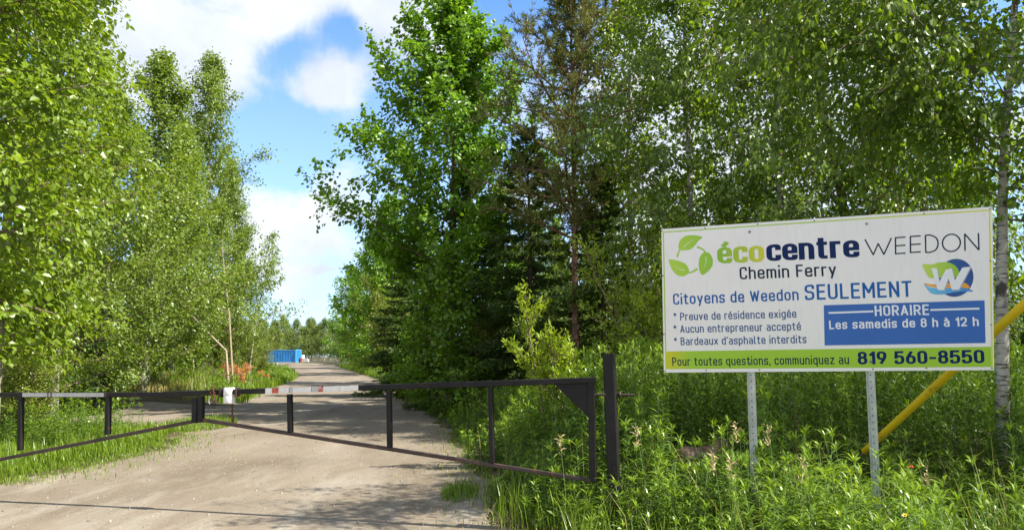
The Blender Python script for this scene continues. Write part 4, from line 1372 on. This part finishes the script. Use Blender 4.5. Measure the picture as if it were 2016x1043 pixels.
def glyphs():
    w, X, c = .40, X_, .43
    bowl = [(0, 0, .2), (w, 0, .2), (w, X, .2), (0, X, .2), 'closed']
    arch = [(0, X * .45, 0), (0, X, .2), (w, X, .2), (w, 0, 0)]
    e_ = [(0, X * .5, 0), (w, X * .5, 0), (w, X, .2), (0, X, .2), (0, 0, .2), (w, 0, .2), (w, .12, 0)]
    acute = lambda x: [(x, X + .14), (x + .14, X + .32)]
    a_ = [[(w, 0), (w, X, .2), (.03, X)], [(w, X * .58), (0, X * .58, .17), (0, 0, .17), (w, 0)]]
    g = {
        'o': (w, [bowl]), 'n': (w, [[(0, 0), (0, X)], arch]), 'h': (w, [[(0, 0), (0, 1)], arch]), 'e': (w, [e_]), 'é': (w, [e_, acute(w * .42)]),
        'm': (.62, [[(0, 0), (0, X)], [(0, X * .5), (0, X, .16), (.31, X, .16), (.31, 0)], [(.31, X * .5), (.31, X, .16), (.62, X, .16), (.62, 0)]]),
        'i': (0, [[(0, 0), (0, X - .05)], [(0, 1.0), (0, 1.03)]]), 'r': (.25, [[(0, 0), (0, X)], [(0, X * .5), (0, X, .17), (.25, X)]]),
        'y': (w, [[(0, X), (w * .52, .02)], [(w, X), (w * .3, -.26)]]), 't': (.29, [[(.11, .93), (.11, 0, .13), (.29, 0)], [(0, X), (.29, X)]]),
        's': (.36, [[(.36, X - .11), (.36, X, .15), (0, X, .15), (0, X * .5, .15), (.36, X * .5, .15), (.36, 0, .15), (0, 0, .15), (0, .11)]]),
        'd': (w, [bowl, [(w, 0), (w, 1)]]), 'p': (w, [bowl, [(0, -.27), (0, X)]]), 'q': (w, [bowl, [(w, -.27), (w, X)]]),
        'g': (w, [bowl, [(w, X), (w, -.27, .17), (.03, -.27)]]), 'u': (w, [[(0, X), (0, 0, .2), (w, 0, .2), (w, X * .55)], [(w, 0), (w, X)]]),
        'v': (w, [[(0, X), (w / 2, 0)], [(w, X), (w / 2, 0)]]), 'c': (w * .95, [[(w * .95, X - .15), (w * .95, X, .2), (0, X, .2), (0, 0, .2), (w * .95, 0, .2), (w * .95, .15)]]),
        'x': (w, [[(0, X), (w, 0)], [(w, X), (0, 0)]]), 'a': (w, a_), 'à': (w, a_ + [[(w * .28, X + .32), (w * .28 + .14, X + .14)]]), 'l': (.13, [[(0, 1), (0, 0, .12), (.13, 0)]]),
        'z': (w * .95, [[(0, X), (w * .95, X), (0, 0), (w * .95, 0)]]), "'": (0, [[(.02, 1.0), (-.03, .80)]]), ',': (0, [[(.02, .05), (-.05, -.16)]]), '-': (.26, [[(0, .42), (.26, .42)]]),
        '*': (.26, [[(.13, 1.0), (.13, .60)], [(0, .90), (.26, .70)], [(.26, .90), (0, .70)]]), ' ': (.10, []),
        'C': (c, [[(c, .78), (c, 1, .22), (0, 1, .22), (0, 0, .22), (c, 0, .22), (c, .22)]]), 'F': (.38, [[(0, 0), (0, 1), (.38, 1)], [(0, .52), (.34, .52)]]),
        'W': (.70, [[(0, 1), (.18, 0)], [(.35, .9), (.18, 0)], [(.35, .9), (.52, 0)], [(.70, 1), (.52, 0)]]),
        'S': (c, [[(c, .82), (c, 1, .2), (0, 1, .2), (0, .52, .2), (c, .52, .2), (c, 0, .2), (0, 0, .2), (0, .18)]]),
        'E': (.38, [[(.38, 1), (0, 1), (0, 0), (.38, 0)], [(0, .52), (.34, .52)]]), 'U': (c, [[(0, 1), (0, 0, .22), (c, 0, .22), (c, 1)]]), 'L': (.36, [[(0, 1), (0, 0), (.36, 0)]]),
        'M': (.56, [[(0, 0), (0, 1)], [(0, 1), (.28, .34)], [(.56, 1), (.28, .34)], [(.56, 0), (.56, 1)]]), 'N': (c, [[(0, 0), (0, 1)], [(0, 1), (c, 0)], [(c, 0), (c, 1)]]), 'T': (.42, [[(.21, 0), (.21, 1)], [(0, 1), (.42, 1)]]),
        'P': (c, [[(0, 0), (0, 1), (c, 1, .22), (c, .46, .22), (0, .46)]]), 'A': (.48, [[(0, 0), (.24, 1)], [(.48, 0), (.24, 1)], [(.08, .28), (.40, .28)]]),
        'B': (c, [[(0, .53), (0, 1), (c * .93, 1, .2), (c * .93, .53, .2), (0, .53)], [(0, .53), (c, .53, .22), (c, 0, .22), (0, 0), (0, .53)]]), 'H': (c, [[(0, 0), (0, 1)], [(c, 0), (c, 1)], [(0, .52), (c, .52)]]),
        'O': (c, [[(0, 0, .22), (c, 0, .22), (c, 1, .22), (0, 1, .22), 'closed']]), 'R': (c, [[(0, 0), (0, 1), (c, 1, .22), (c, .46, .22), (0, .46)], [(c * .5, .46), (c, 0)]]), 'I': (0, [[(0, 0), (0, 1)]]),
        '0': (c, [[(0, 0, .22), (c, 0, .22), (c, 1, .22), (0, 1, .22), 'closed']]), '1': (.22, [[(0, .76), (.22, 1)], [(.22, 0), (.22, 1)]]),
        '2': (c, [[(0, .80), (0, 1, .2), (c, 1, .2), (c, .56, .2), (0, 0), (c, 0)]]), '5': (c, [[(c * .95, 1), (.03, 1), (.0, .56)], [(0, .50), (0, .62, .1), (c, .62, .2), (c, 0, .2), (0, 0, .2), (0, .16)]]),
        '6': (c, [[(0, 0, .2), (c, 0, .2), (c, .60, .2), (0, .60, .2), 'closed'], [(0, .30), (.04, .55), (.26, 1)]]), '9': (c, [[(0, .40, .2), (c, .40, .2), (c, 1, .2), (0, 1, .2), 'closed'], [(c, .70), (c - .04, .45), (.17, 0)]]),
        '8': (c, [[(0, 0, .2), (c, 0, .2), (c, .54, .2), (0, .54, .2), 'closed'], [(.02, .54, .19), (c - .02, .54, .19), (c - .02, 1, .19), (.02, 1, .19), 'closed']]),
    }
    return g


GLYPHS = glyphs()


def rounded(pts, closed):
    """A polyline with every corner of radius r rounded; splits at sharp corners."""
    P_ = [np.array(q[:2], float) for q in pts]
    r_ = [q[2] if len(q) > 2 else 0 for q in pts]
    m = len(P_)
    runs, cur = [], []
    for i in range(m):
        end = not closed and i in (0, m - 1)
        if end or r_[i] == 0:
            cur.append(P_[i])
            if not end:
                runs.append(cur)
                cur = [P_[i]]
            continue
        a, b = P_[(i - 1) % m], P_[(i + 1) % m]
        da, db = a - P_[i], b - P_[i]
        la, lb = np.linalg.norm(da), np.linalg.norm(db)
        k = min(r_[i], la * .5, lb * .5)
        s0, s1 = P_[i] + da / la * k, P_[i] + db / lb * k
        for t in np.linspace(0, 1, 6):
            cur.append((1 - t) ** 2 * s0 + 2 * t * (1 - t) * (P_[i] * .9 + (s0 + s1) * .05) + t * t * s1)
    runs.append(cur)
    return runs


def letter(mb, body, p0, p1, cap, wt=.14, off=.003, mat=0, wide=1.0, gap=.14, xh=False, hv=.88):
    """Set words from pixel p0 to pixel p1 along the baseline in even-stroked condensed letters, capitals `cap` pixels tall."""
    runs, x, wy = [], 0.0, wt * hv
    for ch in body:
        adv, strokes = GLYPHS[ch]
        for st in strokes:
            closed = st[-1] == 'closed'
            for r in rounded(st[:-1] if closed else st, closed):
                q = np.array(r)
                q[:, 0] = q[:, 0] * wide + x + wt / 2
                q[:, 1] = q[:, 1] * (1 - wy) + wy / 2
                keep = [0] + [i for i in range(1, len(q)) if np.linalg.norm(q[i] - q[i - 1]) > 1e-4]
                q = q[keep]
                if closed and np.linalg.norm(q[0] - q[-1]) < 1e-4:
                    q = q[:-1]
                runs.append((q, closed, ch))
        x += adv * wide + wt + gap
    x -= gap
    off *= .45
    A, B = S(*p0, off), S(*p1, off)
    s_ = (S(p0[0], p0[1] - cap, off) - A).length / (X_ * (1 - wy) + wy if xh else 1.0)
    dx = (B - A) / x
    for lvl, (q, closed, ch) in enumerate(runs):
        m = len(q)
        if not closed:                                       # square ends
            t0, t1 = unit(q[0] - q[1]), unit(q[-1] - q[-2])
            q = q.copy()
            flat_end = abs(t0[0]) < .05 or abs(t0[1]) < .05
            q[0] += t0 * wy * (.5 if flat_end else .28)
            flat_end = abs(t1[0]) < .05 or abs(t1[1]) < .05
            q[-1] += t1 * wy * (.5 if flat_end else .28)
        V = []
        for i in range(m):
            t = (q[(i + 1) % m] - q[i - 1]) if closed else (q[min(m - 1, i + 1)] - q[max(0, i - 1)])
            t = unit(t)
            n_ = np.array([-t[1] * wt, t[0] * wy]) / 2
            for sg in (-1, 1):
                z = q[i] + n_ * sg
                V.append(tuple(A + dx * z[0] + upv * (z[1] * s_) + sn * (.00004 * (lvl % 9))))
        mb.add(V, [(2 * i, 2 * ((i + 1) % m), 2 * ((i + 1) % m) + 1, 2 * i + 1) for i in range(m if closed else m - 1)], mat)


def line(body, p0, p1, cap, wt, ink, parent=None, **kw):
    m_ = MB()
    letter(m_, body, p0, p1, cap, wt, **kw)
    put(m_, 'lettering', ink, parent or panel)


line('éco', (1412.9, 518.6), (1505, 515.2), 31.5, .23, M_ECO, wide=1.0, gap=.05, xh=True, hv=.60)
line('centre', (1509.5, 514.2), (1692.5, 505.8), 32.5, .24, M_NAVY, wide=1.0, gap=.05, xh=True, hv=.60)
line('Chemin Ferry', (1456.7, 549.9), (1646.6, 542.4), 24, .145, M_INK)
line('819 560-8550', (1689, 717), (1938.5, 714.3), 25, .215, M_NAVY, off=.0035, gap=.10, hv=.75)
line('Citoyens de Weedon', (1325.6, 599.5), (1572.7, 590.6), 21.5, .15, M_BLUEINK)
line('SEULEMENT', (1585, 590.6), (1796, 583.6), 30, .145, M_BLUEINK)
for body, a_, b_ in (('Preuve de résidence exigée', (1339.4, 630.6), (1568, 624.8)), ("Aucun entrepreneur accepté", (1339.4, 655), (1577, 649.6)), ("Bardeaux d'asphalte interdits", (1340.4, 679.2), (1588, 675))):
    line(body, a_, b_, 15.2, .145, M_MIDINK)
    line('*', (a_[0] - 13.5, a_[1]), (a_[0] - 7, a_[1]), 15, .10, M_MIDINK)
line('Pour toutes questions, communiquez au', (1323.8, 719.7), (1671.8, 716.2), 16.5, .15, M_INK, off=.0035)
line('HORAIRE', (1722.5, 621.8), (1829.5, 619.8), 20.5, .165, M_WHITEINK, box, off=.0035)
line('Les samedis de 8 h à 12 h', (1632.8, 647.8), (1927.2, 641.3), 17, .175, M_WHITEINK, box, off=.0035)
for a_, b_ in ((Z6(32, 654), Z6(287, 645)), (Z6(613, 637), Z6(893, 629))):
    mb = MB()
    stroke(mb, [a_, b_], 3.4, .0035)
    put(mb, 'rule', M_WHITEINK, box)
# thin capitals
mb = MB()
stw = 2.5
stroke(mb, [Z6(240, 235), Z6(288, 324)], stw), stroke(mb, [Z6(287, 324), Z6(316, 258)], stw), stroke(mb, [Z6(315, 258), Z6(348, 321)], stw), stroke(mb, [Z6(348, 321), Z6(391, 227)], stw)
for x0, x1, yt in ((414, 471, 0), (499, 558, -7)):
    stroke(mb, [Z6(x0, 224 + yt), Z6(x0 + 1, 320 + yt)], stw)
    for yy in (226, 272, 317):
        stroke(mb, [Z6(x0, yy + yt), Z6(x1, yy + yt - 4)], stw)
stroke(mb, curve_pts([Z6(585, 213), Z6(612, 211), Z6(645, 226), Z6(657, 258), Z6(645, 293), Z6(612, 308), Z6(586, 309)], 8), stw)
stroke(mb, [Z6(585, 212), Z6(587, 310)], stw)
stroke(mb, curve_pts([Z6(733 + 51 * math.cos(t), 255 - t * 0 + 49 * math.sin(t) - 2 * math.cos(t)) for t in np.linspace(0, 2 * math.pi, 13)[:-1]], 4, True), stw, closed=True)
stroke(mb, [Z6(811, 300), Z6(809, 203)], stw), stroke(mb, [Z6(809, 204), Z6(889, 295)], stw), stroke(mb, [Z6(890, 296), Z6(887, 199)], stw)
put(mb, 'lettering', M_INK, panel)
# three-leaf recycling emblem
mb = MB()
poly(mb, curve_pts([Z5(164, 290), Z5(163, 262), Z5(175, 235), Z5(203, 216), Z5(245, 211), Z5(298, 222), Z5(275, 243), Z5(257, 268), Z5(232, 290), Z5(197, 297)], 4, True), .002)
poly(mb, curve_pts([Z5(298, 438), Z5(279, 402), Z5(279, 350), Z5(300, 313), Z5(330, 310), Z5(353, 337), Z5(357, 375), Z5(340, 406)], 4, True), .002)
poly(mb, curve_pts([Z5(108, 350), Z5(155, 356), Z5(200, 374), Z5(221, 408), Z5(215, 432), Z5(184, 445), Z5(150, 436), Z5(124, 405), Z5(112, 375)], 4, True), .002)
stroke(mb, curve_pts([Z5(154, 336), Z5(164, 305), Z5(190, 272), Z5(225, 240)], 6), 4.2, .0022, taper=(1.0, .3), mat=0)
stroke(mb, curve_pts([Z5(266, 277), Z5(300, 292), Z5(318, 315), Z5(322, 350)], 6), 4.2, .0022, taper=(.9, .4))
stroke(mb, curve_pts([Z5(270, 402), Z5(240, 420), Z5(210, 424), Z5(175, 412)], 6), 4.2, .0022, taper=(1.1, .3))
stroke(mb, curve_pts([Z5(190, 282), Z5(215, 258), Z5(250, 236)], 6), 1.6, .0026, mat=1, taper=(.8, .2))
stroke(mb, curve_pts([Z5(318, 335), Z5(318, 365), Z5(306, 400)], 6), 1.6, .0026, mat=1, taper=(.8, .2))
stroke(mb, curve_pts([Z5(195, 412), Z5(165, 404), Z5(140, 385)], 6), 1.6, .0026, mat=1, taper=(.8, .2))
put(mb, 'leaf_emblem', [M_LEAF, M_SIGN], panel)
# round W emblem
M_LOGOBLUE = plain('emblem deep blue', (.012, .085, .30), .4, var=.1, scale=8)
M_LOGOGREEN = gradient('emblem green', (.55, .72, .10), (.28, .52, .03), sx(1818, 545), sx(1890, 545))
M_LOGOORANGE = plain('emblem orange', (.85, .36, .02), .4)
M_LOGOSKY = gradient('emblem sky blue', (.16, .55, .80), (.02, .22, .60), sx(1822, 570), sx(1915, 570))
M_LOGOGREY = plain('emblem grey', (.42, .44, .47), .4)
mb = MB()
poly(mb, [Z6(755 + 104 * math.cos(t), 454 + 108 * math.sin(t) - 6 * math.cos(t)) for t in np.linspace(0, 2 * math.pi, 48, endpoint=False)], .002, 0)
poly(mb, curve_pts([Z6(568, 377), Z6(620, 378), Z6(660, 367), Z6(715, 366), Z6(755, 385), Z6(775, 415), Z6(776, 450), Z6(700, 452), Z6(640, 456), Z6(606, 452), Z6(585, 420)], 4, True), .0025, 1)
poly(mb, curve_pts([Z6(576, 484), Z6(625, 492), Z6(690, 487), Z6(760, 478), Z6(815, 485), Z6(835, 512), Z6(760, 515), Z6(680, 510), Z6(610, 503)], 4, True), .0027, 2)
poly(mb, curve_pts([Z6(576, 486), Z6(610, 508), Z6(690, 513), Z6(790, 508), Z6(858, 530), Z6(800, 531), Z6(740, 538), Z6(680, 548), Z6(625, 545), Z6(596, 520)], 4, True), .003, 3)
Wp = [(618, 398), (650, 400), (664, 478), (700, 408), (735, 400), (752, 470), (795, 396), (843, 390), (775, 520), (735, 522), (716, 455), (690, 524), (655, 522)]
poly(mb, [Z6(x + 5, y + 5) for x, y in Wp], .0033, 4)
poly(mb, [Z6(x, y) for x, y in Wp], .0037, 5)
put(mb, 'round_emblem', [M_LOGOBLUE, M_LOGOGREEN, M_LOGOORANGE, M_LOGOSKY, M_LOGOGREY, M_WHITEINK], panel)

# the two posts: flanged channel steel with a column of holes
for (px0, px1, pyt) in ((1478, 1485, 448), (1714, 1724, 430)):
    top = S(px0 - 4, pyt, -.016)
    mid = S(px0, 733, -.016)
    dn = (mid - top).normalized()
    bot = P(px1 + 3, 1000, mid.y - .01)
    dn2 = (bot - mid).normalized()
    bot = mid + dn2 * ((mid.z + .25) / -dn2.z)
    dn = dn2
    topp = mid - dn * 1.22
    mb = MB()
    nrm = (sn - dn * sn.dot(dn)).normalized()
    sd = dn.cross(nrm)
    wd = .029
    for (o, f, w2, th) in ((0, 0, .030, .003), (-.024, -.014, .016, .003), (.024, -.014, .016, .003)):
        mb.bar(topp + sd * o + nrm * f, bot + sd * o + nrm * f, th, w2, nrm)
    for o in (-.0155, .0155):
        mb.bar(topp + sd * o - nrm * .008, bot + sd * o - nrm * .008, .014, .003, nrm)
    L_all = (bot - mid).length
    k = 0
    while k * .052 < L_all:
        c = mid + dn * (k * .052 + .02)
        mb.lathe(tuple(c + nrm * .0015), [(.0048, 0), (.0048, .0008), (0, .0008)], 10, tuple(nrm), 1)
        k += 1
    put(mb, 'post', [M_GALV, M_HOLE], sign)

# ------------------------------------------------------------------ guy wire with its yellow guard
ga, gb = P(1702, 888, 7.5), P(2105, 517, 5.5)
gv = (gb - ga).normalized()
an = ga - gv * ((ga.z + .1) / gv.z)
guy = thing('guy_wire', 'guy wire in a sloping yellow plastic guard behind the right end of the sign', 'guy wire', (an.x, an.y, 0))
M_YELLOW = plain('yellow plastic', (.80, .54, .012), .45, var=.12, scale=5, rust=((.42, .29, .04), 9, .60))
mb = MB()
n_ = 12
ax_ = np.array([tuple(ga + (gb - ga) * (i / n_)) for i in range(n_ + 1)])
mb.tube(ax_, np.linspace(.033, .037, n_ + 1), 14)
put(mb, 'guard', M_YELLOW, guy, True)
put(MB().tube([tuple(an), tuple(gb + gv * 7)], .005, 6), 'wire', M_STEEL, guy, True)

# ------------------------------------------------------------------ blue container and yard clutter
cb_, ct_ = P(582, 712.5, 155), P(582, 688, 155)
c0 = P(518, 712.5, 156.5)
zb = float(height(cb_.x, cb_.y)) + .02
hh = 2.55
ln = 6.3
cd = Vector((c0.x - cb_.x, c0.y - cb_.y, 0)).normalized()
cn = Vector((cd.y, -cd.x, 0))
if cn.y > 0:
    cn = -cn
o0 = Vector((cb_.x, cb_.y, zb))
con = thing('shipping_container', 'blue corrugated steel container standing at the far end of the road', 'container', tuple(o0 + cd * ln / 2 - cn * 1.2))
M_CBLUE = plain('blue container paint', (.02, .20, .50), .5, var=.25, scale=.9, rust=((.20, .26, .34), 1.4, .66))
M_CRAIL = plain('pale blue rail paint', (.12, .36, .60), .5, var=.1, scale=1.5)
for side, (oo, dd, nn, ll) in enumerate(((o0, cd, cn, ln), (o0 - cn * 2.4, cd, -cn, ln), (o0 - cn * 2.4, cn, -cd, 2.4), (o0 + cd * ln - cn * 2.4, cn, cd, 2.4))):
    prof_c, s_ = [], .1
    while s_ < ll - .35:
        prof_c += [(s_, 0), (s_ + .30, 0), (s_ + .36, -.07), (s_ + .54, -.07), (s_ + .60, 0)]
        s_ += .60
    prof_c.append((ll - .05, 0))
    V = []
    for s2, dep in prof_c:
        b = oo + dd * s2 + nn * (dep - .02)
        V += [tuple(b + Vector((0, 0, .15))), tuple(b + Vector((0, 0, hh - .1)))]
    k = len(prof_c)
    put(MB().add(V, [(2 * i, 2 * i + 2, 2 * i + 3, 2 * i + 1) for i in range(k - 1)]), 'side_panel', M_CBLUE, con)
mb = MB()
cc = o0 + cd * ln / 2 - cn * 1.2
for sx_ in (-1, 1):
    for sy_ in (-1, 1):
        mb.box(tuple(cc + cd * sx_ * (ln / 2 - .05) + cn * sy_ * 1.15 + Vector((0, 0, hh / 2))), .12, .12, hh, (tuple(cd), tuple(cn), (0, 0, 1)))
for sy_ in (-1, 1):
    for z_ in (.075, hh - .06):
        mb.box(tuple(cc + cn * sy_ * 1.15 + Vector((0, 0, z_))), ln - .225, .11, .14, (tuple(cd), tuple(cn), (0, 0, 1)))
for sx_ in (-1, 1):
    for z_ in (.075, hh - .06):
        mb.box(tuple(cc + cd * sx_ * (ln / 2 - .055) + Vector((0, 0, z_))), .1, 2.17, .14, (tuple(cd), tuple(cn), (0, 0, 1)))
put(mb, 'frame', M_CRAIL, con)
mb = MB()
mb.box(tuple(cc + Vector((0, 0, hh - .02))), ln - .25, 2.15, .04, (tuple(cd), tuple(cn), (0, 0, 1)))
put(mb, 'roof', M_CBLUE, con)

M_CONC = plain('weathered concrete', (.48, .46, .42), .9, var=.2, scale=3, bump=.3)


def yard(name, label, cat, px, d, sx_, sy_, sz_, mat, shape='block'):
    x, y = at(px, d)
    z = float(height(x, y)) + .01
    mb = MB()
    if shape == 'block':
        a = [(-sx_ / 2, 0), (sx_ / 2, 0), (sx_ / 2 * .9, sz_ * .55), (sx_ / 2 * .62, sz_), (-sx_ / 2 * .62, sz_), (-sx_ / 2 * .9, sz_ * .55)]
        mb.prism([(x + p_, y, z + q_) for p_, q_ in a], (0, sy_, 0))
    else:
        r = sx_ / 2
        mb.lathe((x, y, z), [(0, 0), (r * .96, 0), (r, .04), (r, sz_ * .33), (r * 1.04, sz_ * .35), (r, sz_ * .37), (r, sz_ * .66), (r * 1.04, sz_ * .68), (r, sz_ * .70), (r, sz_ - .03), (r * .9, sz_), (r * .9, sz_ - .03), (0, sz_ - .03)], 18)
    return tag(mb.build(name, mat), label, cat)


yard('concrete_block', 'low grey concrete block just right of the blue container', 'concrete block', 589, 158, 1.2, .8, .85, M_CONC)
yard('concrete_block', 'longer pale concrete block right of the red drum', 'concrete block', 600, 160, 1.7, .8, .75, M_CONC)
yard('drum', 'dull red drum between the two concrete blocks', 'drum', 593.5, 156.5, .58, .58, .88, plain('red drum paint', (.30, .05, .03), .6), 'drum')
yard('drum', 'white drum behind the concrete blocks', 'drum', 597, 162.5, .75, .75, 1.5, plain('white drum plastic', (.75, .74, .70), .5), 'drum')

# ------------------------------------------------------------------ single plants that stand out in the weeds
M_FLOWER = plain('orange petal', (.75, .10, .02), .6)
M_YFLOWER = plain('yellow petal', (.75, .55, .03), .6)


def seedgrass(px, py, d, label, n=26, spread=.07):
    top = P(px, py, d)
    z = float(height(top.x, top.y))
    rg = np.random.default_rng(int(px))
    o = thing('seed_grass', label, 'grass plant', (top.x, top.y, z))
    b = np.array([top.x + rg.normal(0, .05), top.y, z])
    t = np.array(tuple(top))
    m = (b + t) / 2 + np.array([rg.normal(0, .02), 0, .02])
    put(MB().tube([b, m, t], np.array([.0028, .0022, .0014]), 4), 'stem', M_WSTEM, o)
    mb = MB()
    pos = t - np.array([0, 0, 1]) * rg.random((n, 1)) * .16
    ax = np.stack([rg.normal(0, 1, n) * spread * 9, rg.normal(0, 1, n) * spread * 9, rg.uniform(.1, 1.1, n)], 1)
    leaves(mb, pos, ax, rg.normal(0, 1, (n, 3)), rg.uniform(.035, .07, n), .007, 3)
    put(mb, 'seed_head', M_STRAW, o)
    mb = MB()
    k = 5
    pos = b + (t - b) * rg.uniform(.05, .6, (k, 1))
    a = rg.random(k) * 6.28
    leaves(mb, pos, np.stack([np.cos(a), np.sin(a), np.full(k, 1.2)], 1), np.stack([np.cos(a), np.sin(a), np.full(k, -.5)], 1), rg.uniform(.16, .3, k), .009, 3)
    put(mb, 'blade', M_GRASS, o)


for px, py, d, lab in ((1253, 842, 6.2, 'seeding grass stalk just right of the black gate post'), (1448, 830, 5.7, 'seeding grass stalk close left of the left sign post'), (1404, 890, 5.3, 'short straw coloured grass head above the fallen log'),
                       (1438, 900, 5.2, 'drooping straw grass head between the log and the left sign post'), (1512, 836, 5.7, 'tall spreading grass head just right of the left sign post'), (1578, 902, 5.2, 'bushy straw grass head midway between the sign posts'),
                       (1825, 917, 5.5, 'pale grass head right of the right sign post'), (1102, 858, 6.4, 'seeding grass stalk in front of the gusset end of the gate')):
    seedgrass(px, py, d, lab)


def flower(px, py, d, label, mat, n, r):
    top = P(px, py, d)
    z = float(height(top.x, top.y))
    rg = np.random.default_rng(int(px))
    o = thing('wildflower', label, 'flower', (top.x, top.y, z))
    t = np.array(tuple(top))
    b = np.array([top.x + .03, top.y, z])
    put(MB().tube([b, (b + t) / 2 + np.array([.02, 0, 0]), t], .0022, 4), 'stem', M_WSTEM, o)
    mb = MB()
    a = np.linspace(0, 6.28, n, endpoint=False)
    ax = np.stack([np.cos(a), np.sin(a), np.full(n, .5) + rg.normal(0, .3, n)], 1)
    leaves(mb, np.repeat(t[None], n, 0) + rg.normal(0, r * .3, (n, 3)), ax, np.stack([np.zeros(n), np.full(n, -.5), np.ones(n)], 1), r, r * .5, 6)
    put(mb, 'petals', mat, o)


flower(1794, 919, 5.6, 'orange wildflower low in the shade right of the right sign post', M_FLOWER, 12, .016)
flower(1783, 1014, 4.4, 'small yellow wildflower in the sunny weeds at the bottom right', M_YFLOWER, 14, .014)
